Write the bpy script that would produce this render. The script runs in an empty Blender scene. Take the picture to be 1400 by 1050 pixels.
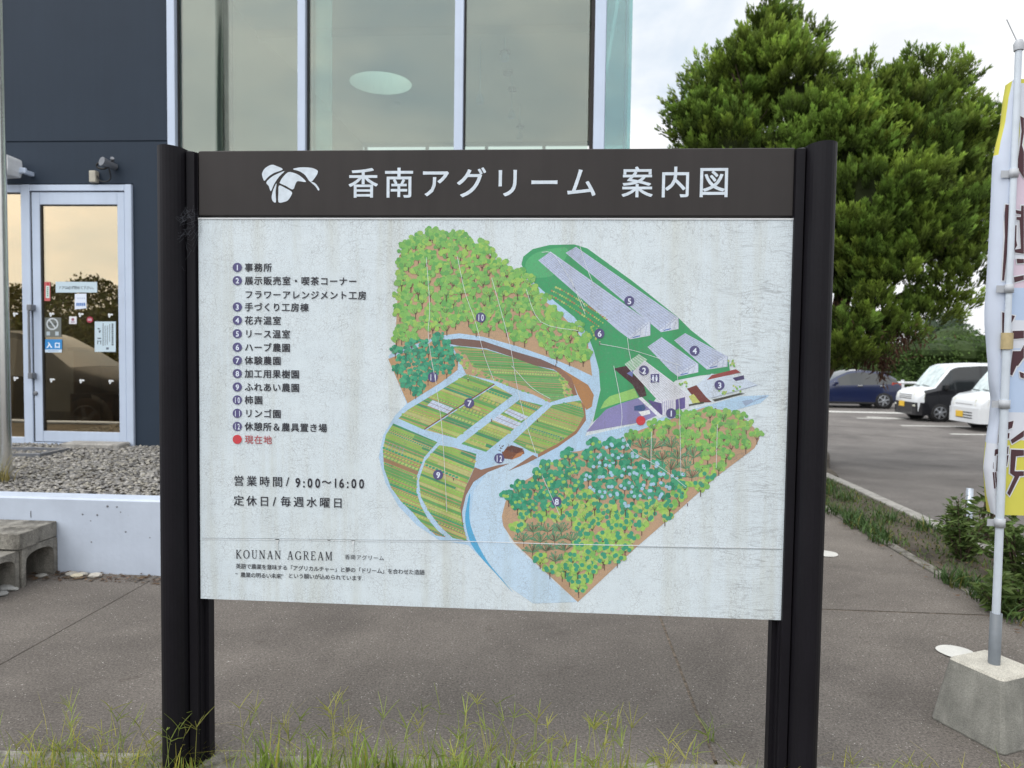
import bpy, math, random
import numpy as np
from mathutils import Vector, Matrix
from mathutils.geometry import tessellate_polygon
random.seed(7); rng = np.random.default_rng(7)
scene = bpy.context.scene
C = scene.collection
R_ = math.radians

# ------------------------------------------------------------------ camera
F_PX, PITCH, ROLL, YAW, EYE = 970.0, .0444, .0134, .0656, 1.5
_f0 = np.array([-math.sin(YAW), math.cos(YAW), 0]); _rt = np.array([math.cos(YAW), math.sin(YAW), 0]); _u0 = np.array([0, 0, 1.])
FW = _f0*math.cos(PITCH) - _u0*math.sin(PITCH); _up = _u0*math.cos(PITCH) + _f0*math.sin(PITCH)
RT = _rt*math.cos(ROLL) + _up*math.sin(ROLL); UP = -_rt*math.sin(ROLL) + _up*math.cos(ROLL)
cam = bpy.data.cameras.new('camera'); camo = bpy.data.objects.new('camera', cam); C.objects.link(camo)
camo.matrix_world = Matrix(((RT[0], UP[0], -FW[0], 0), (RT[1], UP[1], -FW[1], 0), (RT[2], UP[2], -FW[2], EYE), (0, 0, 0, 1)))
cam.sensor_width = 36.0; cam.lens = 36.0*F_PX/1400.0
cam.clip_start = .05; cam.clip_end = 2000
cam.dof.use_dof = True; cam.dof.focus_distance = 2.45; cam.dof.aperture_fstop = 4.2
scene.camera = camo

# ------------------------------------------------------------------ sky and sun
SUN_EL, SUN_AZ = R_(56), R_(-132)       # light comes from behind and left of the camera
world = bpy.data.worlds.new('World'); scene.world = world; world.use_nodes = True
nt = world.node_tree; nt.nodes.clear()
wo = nt.nodes.new('ShaderNodeOutputWorld'); bg = nt.nodes.new('ShaderNodeBackground')
sky = nt.nodes.new('ShaderNodeTexSky'); sky.sky_type = 'NISHITA'; sky.sun_disc = False
sky.sun_elevation = SUN_EL; sky.sun_rotation = SUN_AZ; sky.air_density = 1.0; sky.dust_density = 2.0
tc = nt.nodes.new('ShaderNodeTexCoord'); mp = nt.nodes.new('ShaderNodeMapping'); mp.inputs['Scale'].default_value = (1, 1, 2.2)
n1 = nt.nodes.new('ShaderNodeTexNoise'); n1.inputs['Scale'].default_value = 3.1; n1.inputs['Detail'].default_value = 7; n1.inputs['Roughness'].default_value = .55; n1.inputs['Distortion'].default_value = .35
cr = nt.nodes.new('ShaderNodeValToRGB'); cr.color_ramp.elements[0].position = .28; cr.color_ramp.elements[1].position = .52
n2 = nt.nodes.new('ShaderNodeTexNoise'); n2.inputs['Scale'].default_value = 5.0; n2.inputs['Detail'].default_value = 6
cr2 = nt.nodes.new('ShaderNodeValToRGB'); cr2.color_ramp.elements[0].position = .32; cr2.color_ramp.elements[1].position = .62
cr2.color_ramp.elements[0].color = (8.6, 8.9, 9.3, 1); cr2.color_ramp.elements[1].color = (10.6, 10.6, 10.6, 1)
pale = nt.nodes.new('ShaderNodeMix'); pale.data_type = 'RGBA'; pale.inputs['Factor'].default_value = .85
pale.inputs['B'].default_value = (7.2, 8.2, 9.3, 1)
mx = nt.nodes.new('ShaderNodeMix'); mx.data_type = 'RGBA'
L = nt.links.new
L(tc.outputs['Generated'], mp.inputs['Vector']); L(mp.outputs['Vector'], n1.inputs['Vector']); L(mp.outputs['Vector'], n2.inputs['Vector'])
L(n1.outputs['Fac'], cr.inputs['Fac']); L(n2.outputs['Fac'], cr2.inputs['Fac'])
L(sky.outputs['Color'], pale.inputs['A']); L(cr.outputs['Color'], mx.inputs['Factor'])
L(pale.outputs['Result'], mx.inputs['A']); L(cr2.outputs['Color'], mx.inputs['B'])
# thin cloud glows round the hidden sun
_sd = Vector((math.sin(SUN_AZ)*math.cos(SUN_EL), math.cos(SUN_AZ)*math.cos(SUN_EL), math.sin(SUN_EL)))
dp_ = nt.nodes.new('ShaderNodeVectorMath'); dp_.operation = 'DOT_PRODUCT'; dp_.inputs[1].default_value = _sd
glow = nt.nodes.new('ShaderNodeMapRange'); glow.interpolation_type = 'SMOOTHSTEP'; glow.inputs['From Min'].default_value = .1; glow.inputs['From Max'].default_value = 1.0; glow.inputs['To Min'].default_value = 1.0; glow.inputs['To Max'].default_value = 1.9
vm = nt.nodes.new('ShaderNodeVectorMath'); vm.operation = 'SCALE'
L(tc.outputs['Generated'], dp_.inputs[0]); L(dp_.outputs['Value'], glow.inputs['Value']); L(mx.outputs['Result'], vm.inputs[0]); L(glow.outputs['Result'], vm.inputs['Scale'])
L(vm.outputs['Vector'], bg.inputs['Color']); bg.inputs['Strength'].default_value = .1
L(bg.outputs['Background'], wo.inputs['Surface'])
sl = bpy.data.lights.new('sun', 'SUN'); sl.energy = 1.0; sl.angle = R_(34); sl.color = (1, .95, .88)
so = bpy.data.objects.new('sun', sl); C.objects.link(so)
# Nishita: rotation 0 = +Y, positive turns towards +X
so.rotation_euler = (-_sd).to_track_quat('-Z', 'Y').to_euler()
vs = scene.view_settings; scene.display_settings.display_device = 'sRGB'
vs.view_transform = 'Standard'; vs.look = 'None'; vs.exposure = .13; vs.gamma = 1
scene.cycles.max_bounces = 8; scene.cycles.transparent_max_bounces = 16; scene.cycles.caustics_reflective = False; scene.cycles.caustics_refractive = False

# ------------------------------------------------------------------ helpers
def _ray(px, py): return FW*F_PX + RT*(px-700) - UP*(py-525)
def atz(px, py, z):
    d = _ray(px, py); return np.array([0, 0, EYE]) + d*((z-EYE)/d[2])
def aty(px, py, y):
    d = _ray(px, py); return np.array([0, 0, EYE]) + d*(y/d[1])
def lin(r, g, b, k=1.0):
    def f(c):
        c = c/255.0
        return (c/12.92 if c <= .04045 else ((c+.055)/1.055)**2.4)*k
    return (f(r), f(g), f(b), 1.0)

def tag(o, label, cat, group=None):
    o['label'] = label; o['category'] = cat
    if group: o['group'] = group
    return o
def kind(o, k): o['kind'] = k; return o
ORG = {}
def thing(name, label, cat, loc=(0, 0, 0), rz=0.0, group=None):
    o = bpy.data.objects.new(name, None); C.objects.link(o)
    o.location = loc; o.rotation_euler = (0, 0, rz); o.empty_display_size = .2
    ORG[o.name] = (0, 0, 0) if rz else tuple(loc)      # rotated roots take local coordinates
    return tag(o, label, cat, group)

def smoothpoly(pts, n=4, closed=True):
    P = [np.array(p, float) for p in pts]; m = len(P); out = []
    for i in range(m if closed else m-1):
        if closed: a, b, c, d = P[i-1], P[i], P[(i+1) % m], P[(i+2) % m]
        else: a, b, c, d = P[max(i-1, 0)], P[i], P[i+1], P[min(i+2, m-1)]
        for k in range(n):
            t = k/n
            out.append(.5*((2*b)+(-a+c)*t+(2*a-5*b+4*c-d)*t*t+(-a+3*b-3*c+d)*t**3))
    if not closed: out.append(P[-1])
    return out

class MB:
    def __init__(s): s.v = []; s.f = []; s.m = []; s.c = []; s.sm = []
    def add(s, vs, fs, m=0, c=None, sm=False):
        o = len(s.v); s.v.extend([tuple(map(float, p)) for p in vs])
        for f in fs:
            s.f.append(tuple(o+i for i in f)); s.m.append(m); s.c.append(c or (1, 1, 1, 1)); s.sm.append(sm)
    def box(s, lo, hi, m=0, c=None, bev=0.0):
        x0, y0, z0 = lo; x1, y1, z1 = hi
        if bev <= 0:
            s.add([(x0,y0,z0),(x1,y0,z0),(x1,y1,z0),(x0,y1,z0),(x0,y0,z1),(x1,y0,z1),(x1,y1,z1),(x0,y1,z1)],
                  [(0,3,2,1),(4,5,6,7),(0,1,5,4),(1,2,6,5),(2,3,7,6),(3,0,4,7)], m, c); return
        b = min(bev, (x1-x0)/2.01, (y1-y0)/2.01, (z1-z0)/2.01)
        def ring(z, i): return [(x0+i,y0+b,z),(x0+b,y0+i,z),(x1-b,y0+i,z),(x1-i,y0+b,z),(x1-i,y1-b,z),(x1-b,y1-i,z),(x0+b,y1-i,z),(x0+i,y1-b,z)]
        s.loft([ring(z0, b), ring(z0+b, 0), ring(z1-b, 0), ring(z1, b)], m, c, caps=True)
    def loft(s, rings, m=0, c=None, caps=True, sm=False, closed=True):
        n = len(rings[0]); vs = [p for r in rings for p in r]; fs = []
        for i in range(len(rings)-1):
            for j in range(n if closed else n-1):
                k = (j+1) % n; fs.append((i*n+j, i*n+k, (i+1)*n+k, (i+1)*n+j))
        s.add(vs, fs, m, c, sm)
        if caps: s.add(rings[0], [tuple(range(n-1, -1, -1))], m, c); s.add(rings[-1], [tuple(range(n))], m, c)
    def tube(s, pts, r, n=8, m=0, c=None, caps=True, sm=True):
        pts = [np.array(p, float) for p in pts]; rs = r if hasattr(r, '__len__') else [r]*len(pts); rings = []
        ref = np.array([.13, .27, .95])
        for i, p in enumerate(pts):
            d = pts[min(i+1, len(pts)-1)] - pts[max(i-1, 0)]; d = d/(np.linalg.norm(d)+1e-12)
            if abs(d @ ref) > .97: ref = np.array([.95, .1, .1])
            a = np.cross(d, ref); a /= np.linalg.norm(a); b = np.cross(d, a)
            rings.append([tuple(p + rs[i]*(math.cos(t)*a + math.sin(t)*b)) for t in np.linspace(0, 2*math.pi, n, endpoint=False)])
        s.loft(rings, m, c, caps, sm)
    def lathe(s, prof, org, axis='z', n=24, m=0, c=None, sm=True):   # prof: (radius, along)
        rings = []
        for r, h in prof:
            ring = []
            for t in np.linspace(0, 2*math.pi, n, endpoint=False):
                a, b = r*math.cos(t), r*math.sin(t)
                q = {'z': (a, b, h), 'y': (a, h, b), 'x': (h, a, b)}[axis]
                ring.append((org[0]+q[0], org[1]+q[1], org[2]+q[2]))
            rings.append(ring)
        s.loft(rings, m, c, True, sm)
    def poly(s, pts, m=0, c=None):
        if len(pts) < 3: return
        tr = tessellate_polygon([[Vector(p) for p in pts]])
        s.add(pts, [tuple(t) for t in tr], m, c)
    def build(s, name, mats, parent=None, org=None):
        me = bpy.data.meshes.new(name)
        if org is None: org = ORG.get(parent.name, (0, 0, 0)) if parent else (0, 0, 0)
        v = np.array(s.v, float).reshape(-1, 3) - np.array(org)
        me.from_pydata(v.tolist(), [], s.f)
        if not isinstance(mats, (list, tuple)): mats = [mats]
        for m in mats: me.materials.append(m)
        me.polygons.foreach_set('material_index', np.array(s.m, np.int32))
        me.polygons.foreach_set('use_smooth', np.array(s.sm, bool))
        a = me.attributes.new('Col', 'FLOAT_COLOR', 'FACE'); a.data.foreach_set('color', np.array(s.c, np.float32).ravel())
        me.update()
        o = bpy.data.objects.new(name, me); C.objects.link(o)
        if parent: o.parent = parent; ORG[o.name] = tuple(org)
        else:
            ORG[o.name] = tuple(org)
            o.location = org
        return o

def bulk(name, verts, faces, cols, mats, midx=None, smooth=False):
    me = bpy.data.meshes.new(name); nv = len(verts); nf, k = faces.shape
    me.vertices.add(nv); me.vertices.foreach_set('co', np.asarray(verts, np.float32).ravel())
    me.loops.add(nf*k); me.loops.foreach_set('vertex_index', faces.astype(np.int32).ravel())
    me.polygons.add(nf); me.polygons.foreach_set('loop_start', np.arange(0, nf*k, k, dtype=np.int32))
    me.polygons.foreach_set('loop_total', np.full(nf, k, np.int32))
    if not isinstance(mats, (list, tuple)): mats = [mats]
    for m in mats: me.materials.append(m)
    if midx is not None: me.polygons.foreach_set('material_index', np.asarray(midx, np.int32))
    me.polygons.foreach_set('use_smooth', np.full(nf, smooth, bool))
    if cols is not None:
        a = me.attributes.new('Col', 'FLOAT_COLOR', 'FACE'); a.data.foreach_set('color', np.asarray(cols, np.float32).ravel())
    me.update(calc_edges=True); me.validate()
    o = bpy.data.objects.new(name, me); C.objects.link(o); return o

# ------------------------------------------------------------------ materials
MATS = {}
def N(t, kind_, **kw):
    n = t.nodes.new(kind_)
    for k, v in kw.items():
        if k in n.inputs: n.inputs[k].default_value = v
        else: setattr(n, k, v)
    return n
def ramp(t, a, b, ca=(0,0,0,1), cb=(1,1,1,1)):
    n = t.nodes.new('ShaderNodeValToRGB'); e = n.color_ramp.elements
    e[0].position = a; e[1].position = b; e[0].color = ca; e[1].color = cb; return n
def mixc(t, fac, a, b, blend='MIX'):
    n = t.nodes.new('ShaderNodeMix'); n.data_type = 'RGBA'; n.blend_type = blend
    for val, key in ((fac, 'Factor'), (a, 'A'), (b, 'B')):
        if hasattr(val, 'is_linked') or hasattr(val, 'links'): t.links.new(val, n.inputs[key])
        else: n.inputs[key].default_value = val
    return n.outputs['Result']
def base(name):
    m = bpy.data.materials.new(name); m.use_nodes = True; t = m.node_tree
    return m, t, t.nodes['Principled BSDF'], t.nodes.new('ShaderNodeTexCoord')
def mat(name, col, rough=.6, metal=0.0, var=.12, scale=8.0, fine=None, bump=0.0, bscale=60, dirt=None, streak=0.0, spec=.5, attr=False, coat=0.0):
    """base colour x two octaves of noise (+ optional fine grain, dirt patches, vertical streaks) + bump"""
    m, t, p, tcn = base(name); l = t.links.new; v = tcn.outputs['Object']
    n = N(t, 'ShaderNodeTexNoise', Scale=scale, Detail=6.0, Roughness=.6); l(v, n.inputs['Vector'])
    lo = tuple(c*(1-var*1.5) for c in col[:3])+(1,); hi = tuple(min(1, c*(1+var*1.5)) for c in col[:3])+(1,)
    r = ramp(t, .3, .7, lo, hi); l(n.outputs['Fac'], r.inputs['Fac']); c = r.outputs['Color']
    if attr:
        at = N(t, 'ShaderNodeAttribute', attribute_name='Col'); c = mixc(t, 1.0, at.outputs['Color'], c, 'MULTIPLY')
    if fine:
        n2 = N(t, 'ShaderNodeTexNoise', Scale=fine[0], Detail=2.0); l(v, n2.inputs['Vector'])
        r2 = ramp(t, .3, .7, (1-fine[1],)*3+(1,), (1+fine[1],)*3+(1,)); l(n2.outputs['Fac'], r2.inputs['Fac'])
        c = mixc(t, 1.0, c, r2.outputs['Color'], 'MULTIPLY')
    if dirt:
        n3 = N(t, 'ShaderNodeTexNoise', Scale=dirt[1], Detail=8.0, Roughness=.7); l(v, n3.inputs['Vector'])
        r3 = ramp(t, dirt[2], dirt[2]+.15); l(n3.outputs['Fac'], r3.inputs['Fac']); c = mixc(t, r3.outputs['Color'], c, dirt[0])
    if streak:
        mpn = N(t, 'ShaderNodeMapping'); mpn.inputs['Scale'].default_value = (22, 22, .8); l(v, mpn.inputs['Vector'])
        n4 = N(t, 'ShaderNodeTexNoise', Scale=1.0, Detail=5.0); l(mpn.outputs['Vector'], n4.inputs['Vector'])
        r4 = ramp(t, .35, .75, (1, 1, 1, 1), (1-streak,)*3+(1,)); l(n4.outputs['Fac'], r4.inputs['Fac']); c = mixc(t, 1.0, c, r4.outputs['Color'], 'MULTIPLY')
    l(c, p.inputs['Base Color'])
    p.inputs['Roughness'].default_value = rough; p.inputs['Metallic'].default_value = metal; p.inputs['Specular IOR Level'].default_value = spec
    p.inputs['Coat Weight'].default_value = coat; p.inputs['Coat Roughness'].default_value = .05
    if bump:
        nb = N(t, 'ShaderNodeTexNoise', Scale=bscale, Detail=5.0); l(v, nb.inputs['Vector'])
        b = N(t, 'ShaderNodeBump', Strength=bump, Distance=.01); l(nb.outputs['Fac'], b.inputs['Height']); l(b.outputs['Normal'], p.inputs['Normal'])
    return m

def asphalt(name, col, speck=1.0):
    m, t, p, tcn = base(name); l = t.links.new; v = tcn.outputs['Object']
    n = N(t, 'ShaderNodeTexNoise', Scale=1.1, Detail=6.0, Roughness=.65); l(v, n.inputs['Vector'])
    r = ramp(t, .3, .72, tuple(c*.8 for c in col[:3])+(1,), tuple(c*1.2 for c in col[:3])+(1,)); l(n.outputs['Fac'], r.inputs['Fac'])
    g = N(t, 'ShaderNodeTexNoise', Scale=95.0, Detail=4.0, Roughness=.85); l(v, g.inputs['Vector'])
    rg = ramp(t, .3, .7, (.36, .36, .36, 1), (1.68, 1.68, 1.68, 1)); l(g.outputs['Fac'], rg.inputs['Fac'])
    c = mixc(t, 1.0, r.outputs['Color'], rg.outputs['Color'], 'MULTIPLY')
    for sc, th, colr in ((48.0, .15, (.5, .48, .45, 1)), (75.0, .2, (.38, .36, .34, 1)), (26.0, .085, (.66, .64, .6, 1))):
        vo = N(t, 'ShaderNodeTexVoronoi', Scale=sc); l(v, vo.inputs['Vector'])
        rv = ramp(t, th*.6, th, (1, 1, 1, 1), (0, 0, 0, 1)); l(vo.outputs['Distance'], rv.inputs['Fac'])
        wn = N(t, 'ShaderNodeTexNoise', Scale=sc*.35, Detail=1.0); l(v, wn.inputs['Vector'])
        rw = ramp(t, .5, .6, (0, 0, 0, 1), (speck, speck, speck, 1)); l(wn.outputs['Fac'], rw.inputs['Fac'])
        k = mixc(t, 1.0, rv.outputs['Color'], rw.outputs['Color'], 'MULTIPLY'); c = mixc(t, k, c, colr)
    st = N(t, 'ShaderNodeTexNoise', Scale=.55, Detail=9.0, Roughness=.7, Distortion=.6); l(v, st.inputs['Vector']); rs = ramp(t, .34, .62, (.72, .70, .69, 1), (1.12, 1.10, 1.07, 1)); l(st.outputs['Fac'], rs.inputs['Fac']); c = mixc(t, 1.0, c, rs.outputs['Color'], 'MULTIPLY')
    s2 = N(t, 'ShaderNodeTexNoise', Scale=6.5, Detail=5.0, Roughness=.7); l(v, s2.inputs['Vector']); r2_ = ramp(t, .60, .72, (1, 1, 1, 1), (.74, .72, .70, 1)); l(s2.outputs['Fac'], r2_.inputs['Fac']); c = mixc(t, 1.0, c, r2_.outputs['Color'], 'MULTIPLY')
    s3 = N(t, 'ShaderNodeTexNoise', Scale=13.0, Detail=7.0, Roughness=.75); l(v, s3.inputs['Vector']); r3_ = ramp(t, .64, .70, (0, 0, 0, 1), (.28, .28, .28, 1)); l(s3.outputs['Fac'], r3_.inputs['Fac']); c = mixc(t, r3_.outputs['Color'], c, (.34, .31, .27, 1))
    l(c, p.inputs['Base Color']); p.inputs['Roughness'].default_value = .9; p.inputs['Specular IOR Level'].default_value = .25
    b = N(t, 'ShaderNodeBump', Strength=.55, Distance=.004); l(g.outputs['Fac'], b.inputs['Height']); l(b.outputs['Normal'], p.inputs['Normal'])
    return m

EDGE = (-1.205, .80, .59, 1.955)
def vinyl(name):
    """printed vinyl with its colours in 'Col', crazed with fine cracks, grime runs and faded patches"""
    m, t, p, tcn = base(name); l = t.links.new; v = tcn.outputs['Object']
    at = N(t, 'ShaderNodeAttribute', attribute_name='Col'); c = at.outputs['Color']
    wn = N(t, 'ShaderNodeTexNoise', Scale=5.0, Detail=3.0); l(v, wn.inputs['Vector'])
    warp = t.nodes.new('ShaderNodeVectorMath'); warp.operation = 'MULTIPLY_ADD'; warp.inputs[1].default_value = (.07, 0, .07)
    l(wn.outputs['Color'], warp.inputs[0]); l(v, warp.inputs[2])
    def cracks(scale, stretch, width, mlo, mhi, mscale, amount, colr, col_in, skew=None, mask=None):
        mpn = N(t, 'ShaderNodeMapping'); mpn.inputs['Scale'].default_value = stretch; l(warp.outputs['Vector'], mpn.inputs['Vector'])
        if skew: mpn.inputs['Rotation'].default_value = (0, .22, 0)
        vo = N(t, 'ShaderNodeTexVoronoi', Scale=scale, feature='DISTANCE_TO_EDGE'); l(mpn.outputs['Vector'], vo.inputs['Vector'])
        rv = ramp(t, width*.35, width, (amount,)*3+(1,), (0, 0, 0, 1)); l(vo.outputs['Distance'], rv.inputs['Fac'])
        mk = N(t, 'ShaderNodeTexNoise', Scale=mscale, Detail=4.0, Roughness=.65); l(v, mk.inputs['Vector'])
        rm = ramp(t, mlo, mhi); l(mk.outputs['Fac'], rm.inputs['Fac'])
        k = mixc(t, 1.0, rv.outputs['Color'], rm.outputs['Color'], 'MULTIPLY')
        if mask: k = mixc(t, 1.0, k, mask, 'MULTIPLY')
        return mixc(t, k, col_in, colr)
    # vertical grime runs, beige, and blotchy greying
    mpn = N(t, 'ShaderNodeMapping'); mpn.inputs['Scale'].default_value = (9, 1, .55); l(v, mpn.inputs['Vector'])
    n4 = N(t, 'ShaderNodeTexNoise', Scale=1.6, Detail=6.0, Roughness=.6); l(mpn.outputs['Vector'], n4.inputs['Vector'])
    r4 = ramp(t, .48, .8, (1, 1, 1, 1), (.84, .80, .72, 1)); l(n4.outputs['Fac'], r4.inputs['Fac']); c = mixc(t, 1.0, c, r4.outputs['Color'], 'MULTIPLY')
    n5 = N(t, 'ShaderNodeTexNoise', Scale=4.5, Detail=9.0, Roughness=.75); l(v, n5.inputs['Vector'])
    r5 = ramp(t, .3, .75, (.93, .94, .95, 1), (1.05, 1.04, 1.03, 1)); l(n5.outputs['Fac'], r5.inputs['Fac']); c = mixc(t, 1.0, c, r5.outputs['Color'], 'MULTIPLY')
    n6 = N(t, 'ShaderNodeTexNoise', Scale=330.0, Detail=3.0, Roughness=.8); l(v, n6.inputs['Vector'])
    r6 = ramp(t, .32, .66, (.88, .88, .885, 1), (1.06, 1.06, 1.06, 1)); l(n6.outputs['Fac'], r6.inputs['Fac']); c = mixc(t, 1.0, c, r6.outputs['Color'], 'MULTIPLY')
    dark = (.17, .17, .175, 1); pale = (.68, .72, .74, 1)
    c = cracks(75, (1, 1, 1), .045, .40, .60, 9.0, .32, dark, c)
    c = cracks(170, (1.1, 1, .8), .08, .36, .60, 15.0, .30, dark, c)
    c = cracks(42, (.30, 1, 1.7),   .03, .44, .64, 5.2, .20, dark, c, (.17, 0, .985))
    c = cracks(34, (1.6, 1, .55), .026, .46, .66, 6.9, .18, dark, c)
    # worn margins: short upright cracks along the top and bottom, flat ones along both sides
    for axis, lo, hi, sc_, st_ in (('Z', EDGE[3], EDGE[3]-.075, 60, (2.4, 1, .22)), ('Z', EDGE[2], EDGE[2]+.05, 60, (2.2, 1, .25)), ('X', EDGE[0], EDGE[0]+.14, 46, (.13, 1, 2.3)), ('X', EDGE[1], EDGE[1]-.16, 46, (.13, 1, 2.3))):
        sep = t.nodes.new('ShaderNodeSeparateXYZ'); l(v, sep.inputs['Vector']); mr = t.nodes.new('ShaderNodeMapRange'); mr.inputs['From Min'].default_value = lo; mr.inputs['From Max'].default_value = hi; mr.inputs['To Min'].default_value = 1; mr.inputs['To Max'].default_value = 0
        l(sep.outputs[axis], mr.inputs['Value']); c = cracks(sc_, st_, .055, .36, .6, 12.0, .36, dark, c, None, mr.outputs['Result'])
    # scuffed fading to the bare film
    n7 = N(t, 'ShaderNodeTexNoise', Scale=90.0, Detail=6.0, Roughness=.8); l(v, n7.inputs['Vector'])
    r7 = ramp(t, .6, .72, (0, 0, 0, 1), (.28, .28, .28, 1)); l(n7.outputs['Fac'], r7.inputs['Fac']); c = mixc(t, r7.outputs['Color'], c, pale)
    l(c, p.inputs['Base Color']); p.inputs['Roughness'].default_value = .55; p.inputs['Specular IOR Level'].default_value = .35
    return m

def glass(name, tint, refl, fac, rough=0.0):
    m = bpy.data.materials.new(name); m.use_nodes = True; t = m.node_tree; t.nodes.clear(); l = t.links.new
    o = t.nodes.new('ShaderNodeOutputMaterial'); tr = N(t, 'ShaderNodeBsdfTransparent', Color=tint); gl = N(t, 'ShaderNodeBsdfGlossy', Color=refl, Roughness=rough)
    lw = N(t, 'ShaderNodeLayerWeight', Blend=.25); r = ramp(t, 0, 1, (fac,)*3+(1,), (1, 1, 1, 1)); l(lw.outputs['Fresnel'], r.inputs['Fac'])
    tcn = t.nodes.new('ShaderNodeTexCoord'); n = N(t, 'ShaderNodeTexNoise', Scale=.9, Detail=1.0); l(tcn.outputs['Object'], n.inputs['Vector'])
    b = N(t, 'ShaderNodeBump', Strength=.02, Distance=.05); l(n.outputs['Fac'], b.inputs['Height']); l(b.outputs['Normal'], gl.inputs['Normal'])
    mxs = t.nodes.new('ShaderNodeMixShader'); l(r.outputs['Color'], mxs.inputs['Fac']); l(tr.outputs['BSDF'], mxs.inputs[1]); l(gl.outputs['BSDF'], mxs.inputs[2]); l(mxs.outputs['Shader'], o.inputs['Surface'])
    return m

def leafmat(name, dark, light, scale=1.6, trans=.25):
    m, t, p, tcn = base(name); l = t.links.new; v = tcn.outputs['Object']
    n = N(t, 'ShaderNodeTexNoise', Scale=scale, Detail=6.0, Roughness=.7); l(v, n.inputs['Vector'])
    r = ramp(t, .32, .68, dark, light); l(n.outputs['Fac'], r.inputs['Fac'])
    at = N(t, 'ShaderNodeAttribute', attribute_name='Col'); c = mixc(t, 1.0, r.outputs['Color'], at.outputs['Color'], 'MULTIPLY')
    l(c, p.inputs['Base Color']); p.inputs['Roughness'].default_value = .6; p.inputs['Specular IOR Level'].default_value = .25
    td = t.nodes.new('ShaderNodeBsdfTranslucent'); l(c, td.inputs['Color'])
    ms = t.nodes.new('ShaderNodeMixShader'); ms.inputs['Fac'].default_value = trans
    l(p.outputs['BSDF'], ms.inputs[1]); l(td.outputs['BSDF'], ms.inputs[2]); l(ms.outputs['Shader'], t.nodes['Material Output'].inputs['Surface'])
    return m

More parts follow.
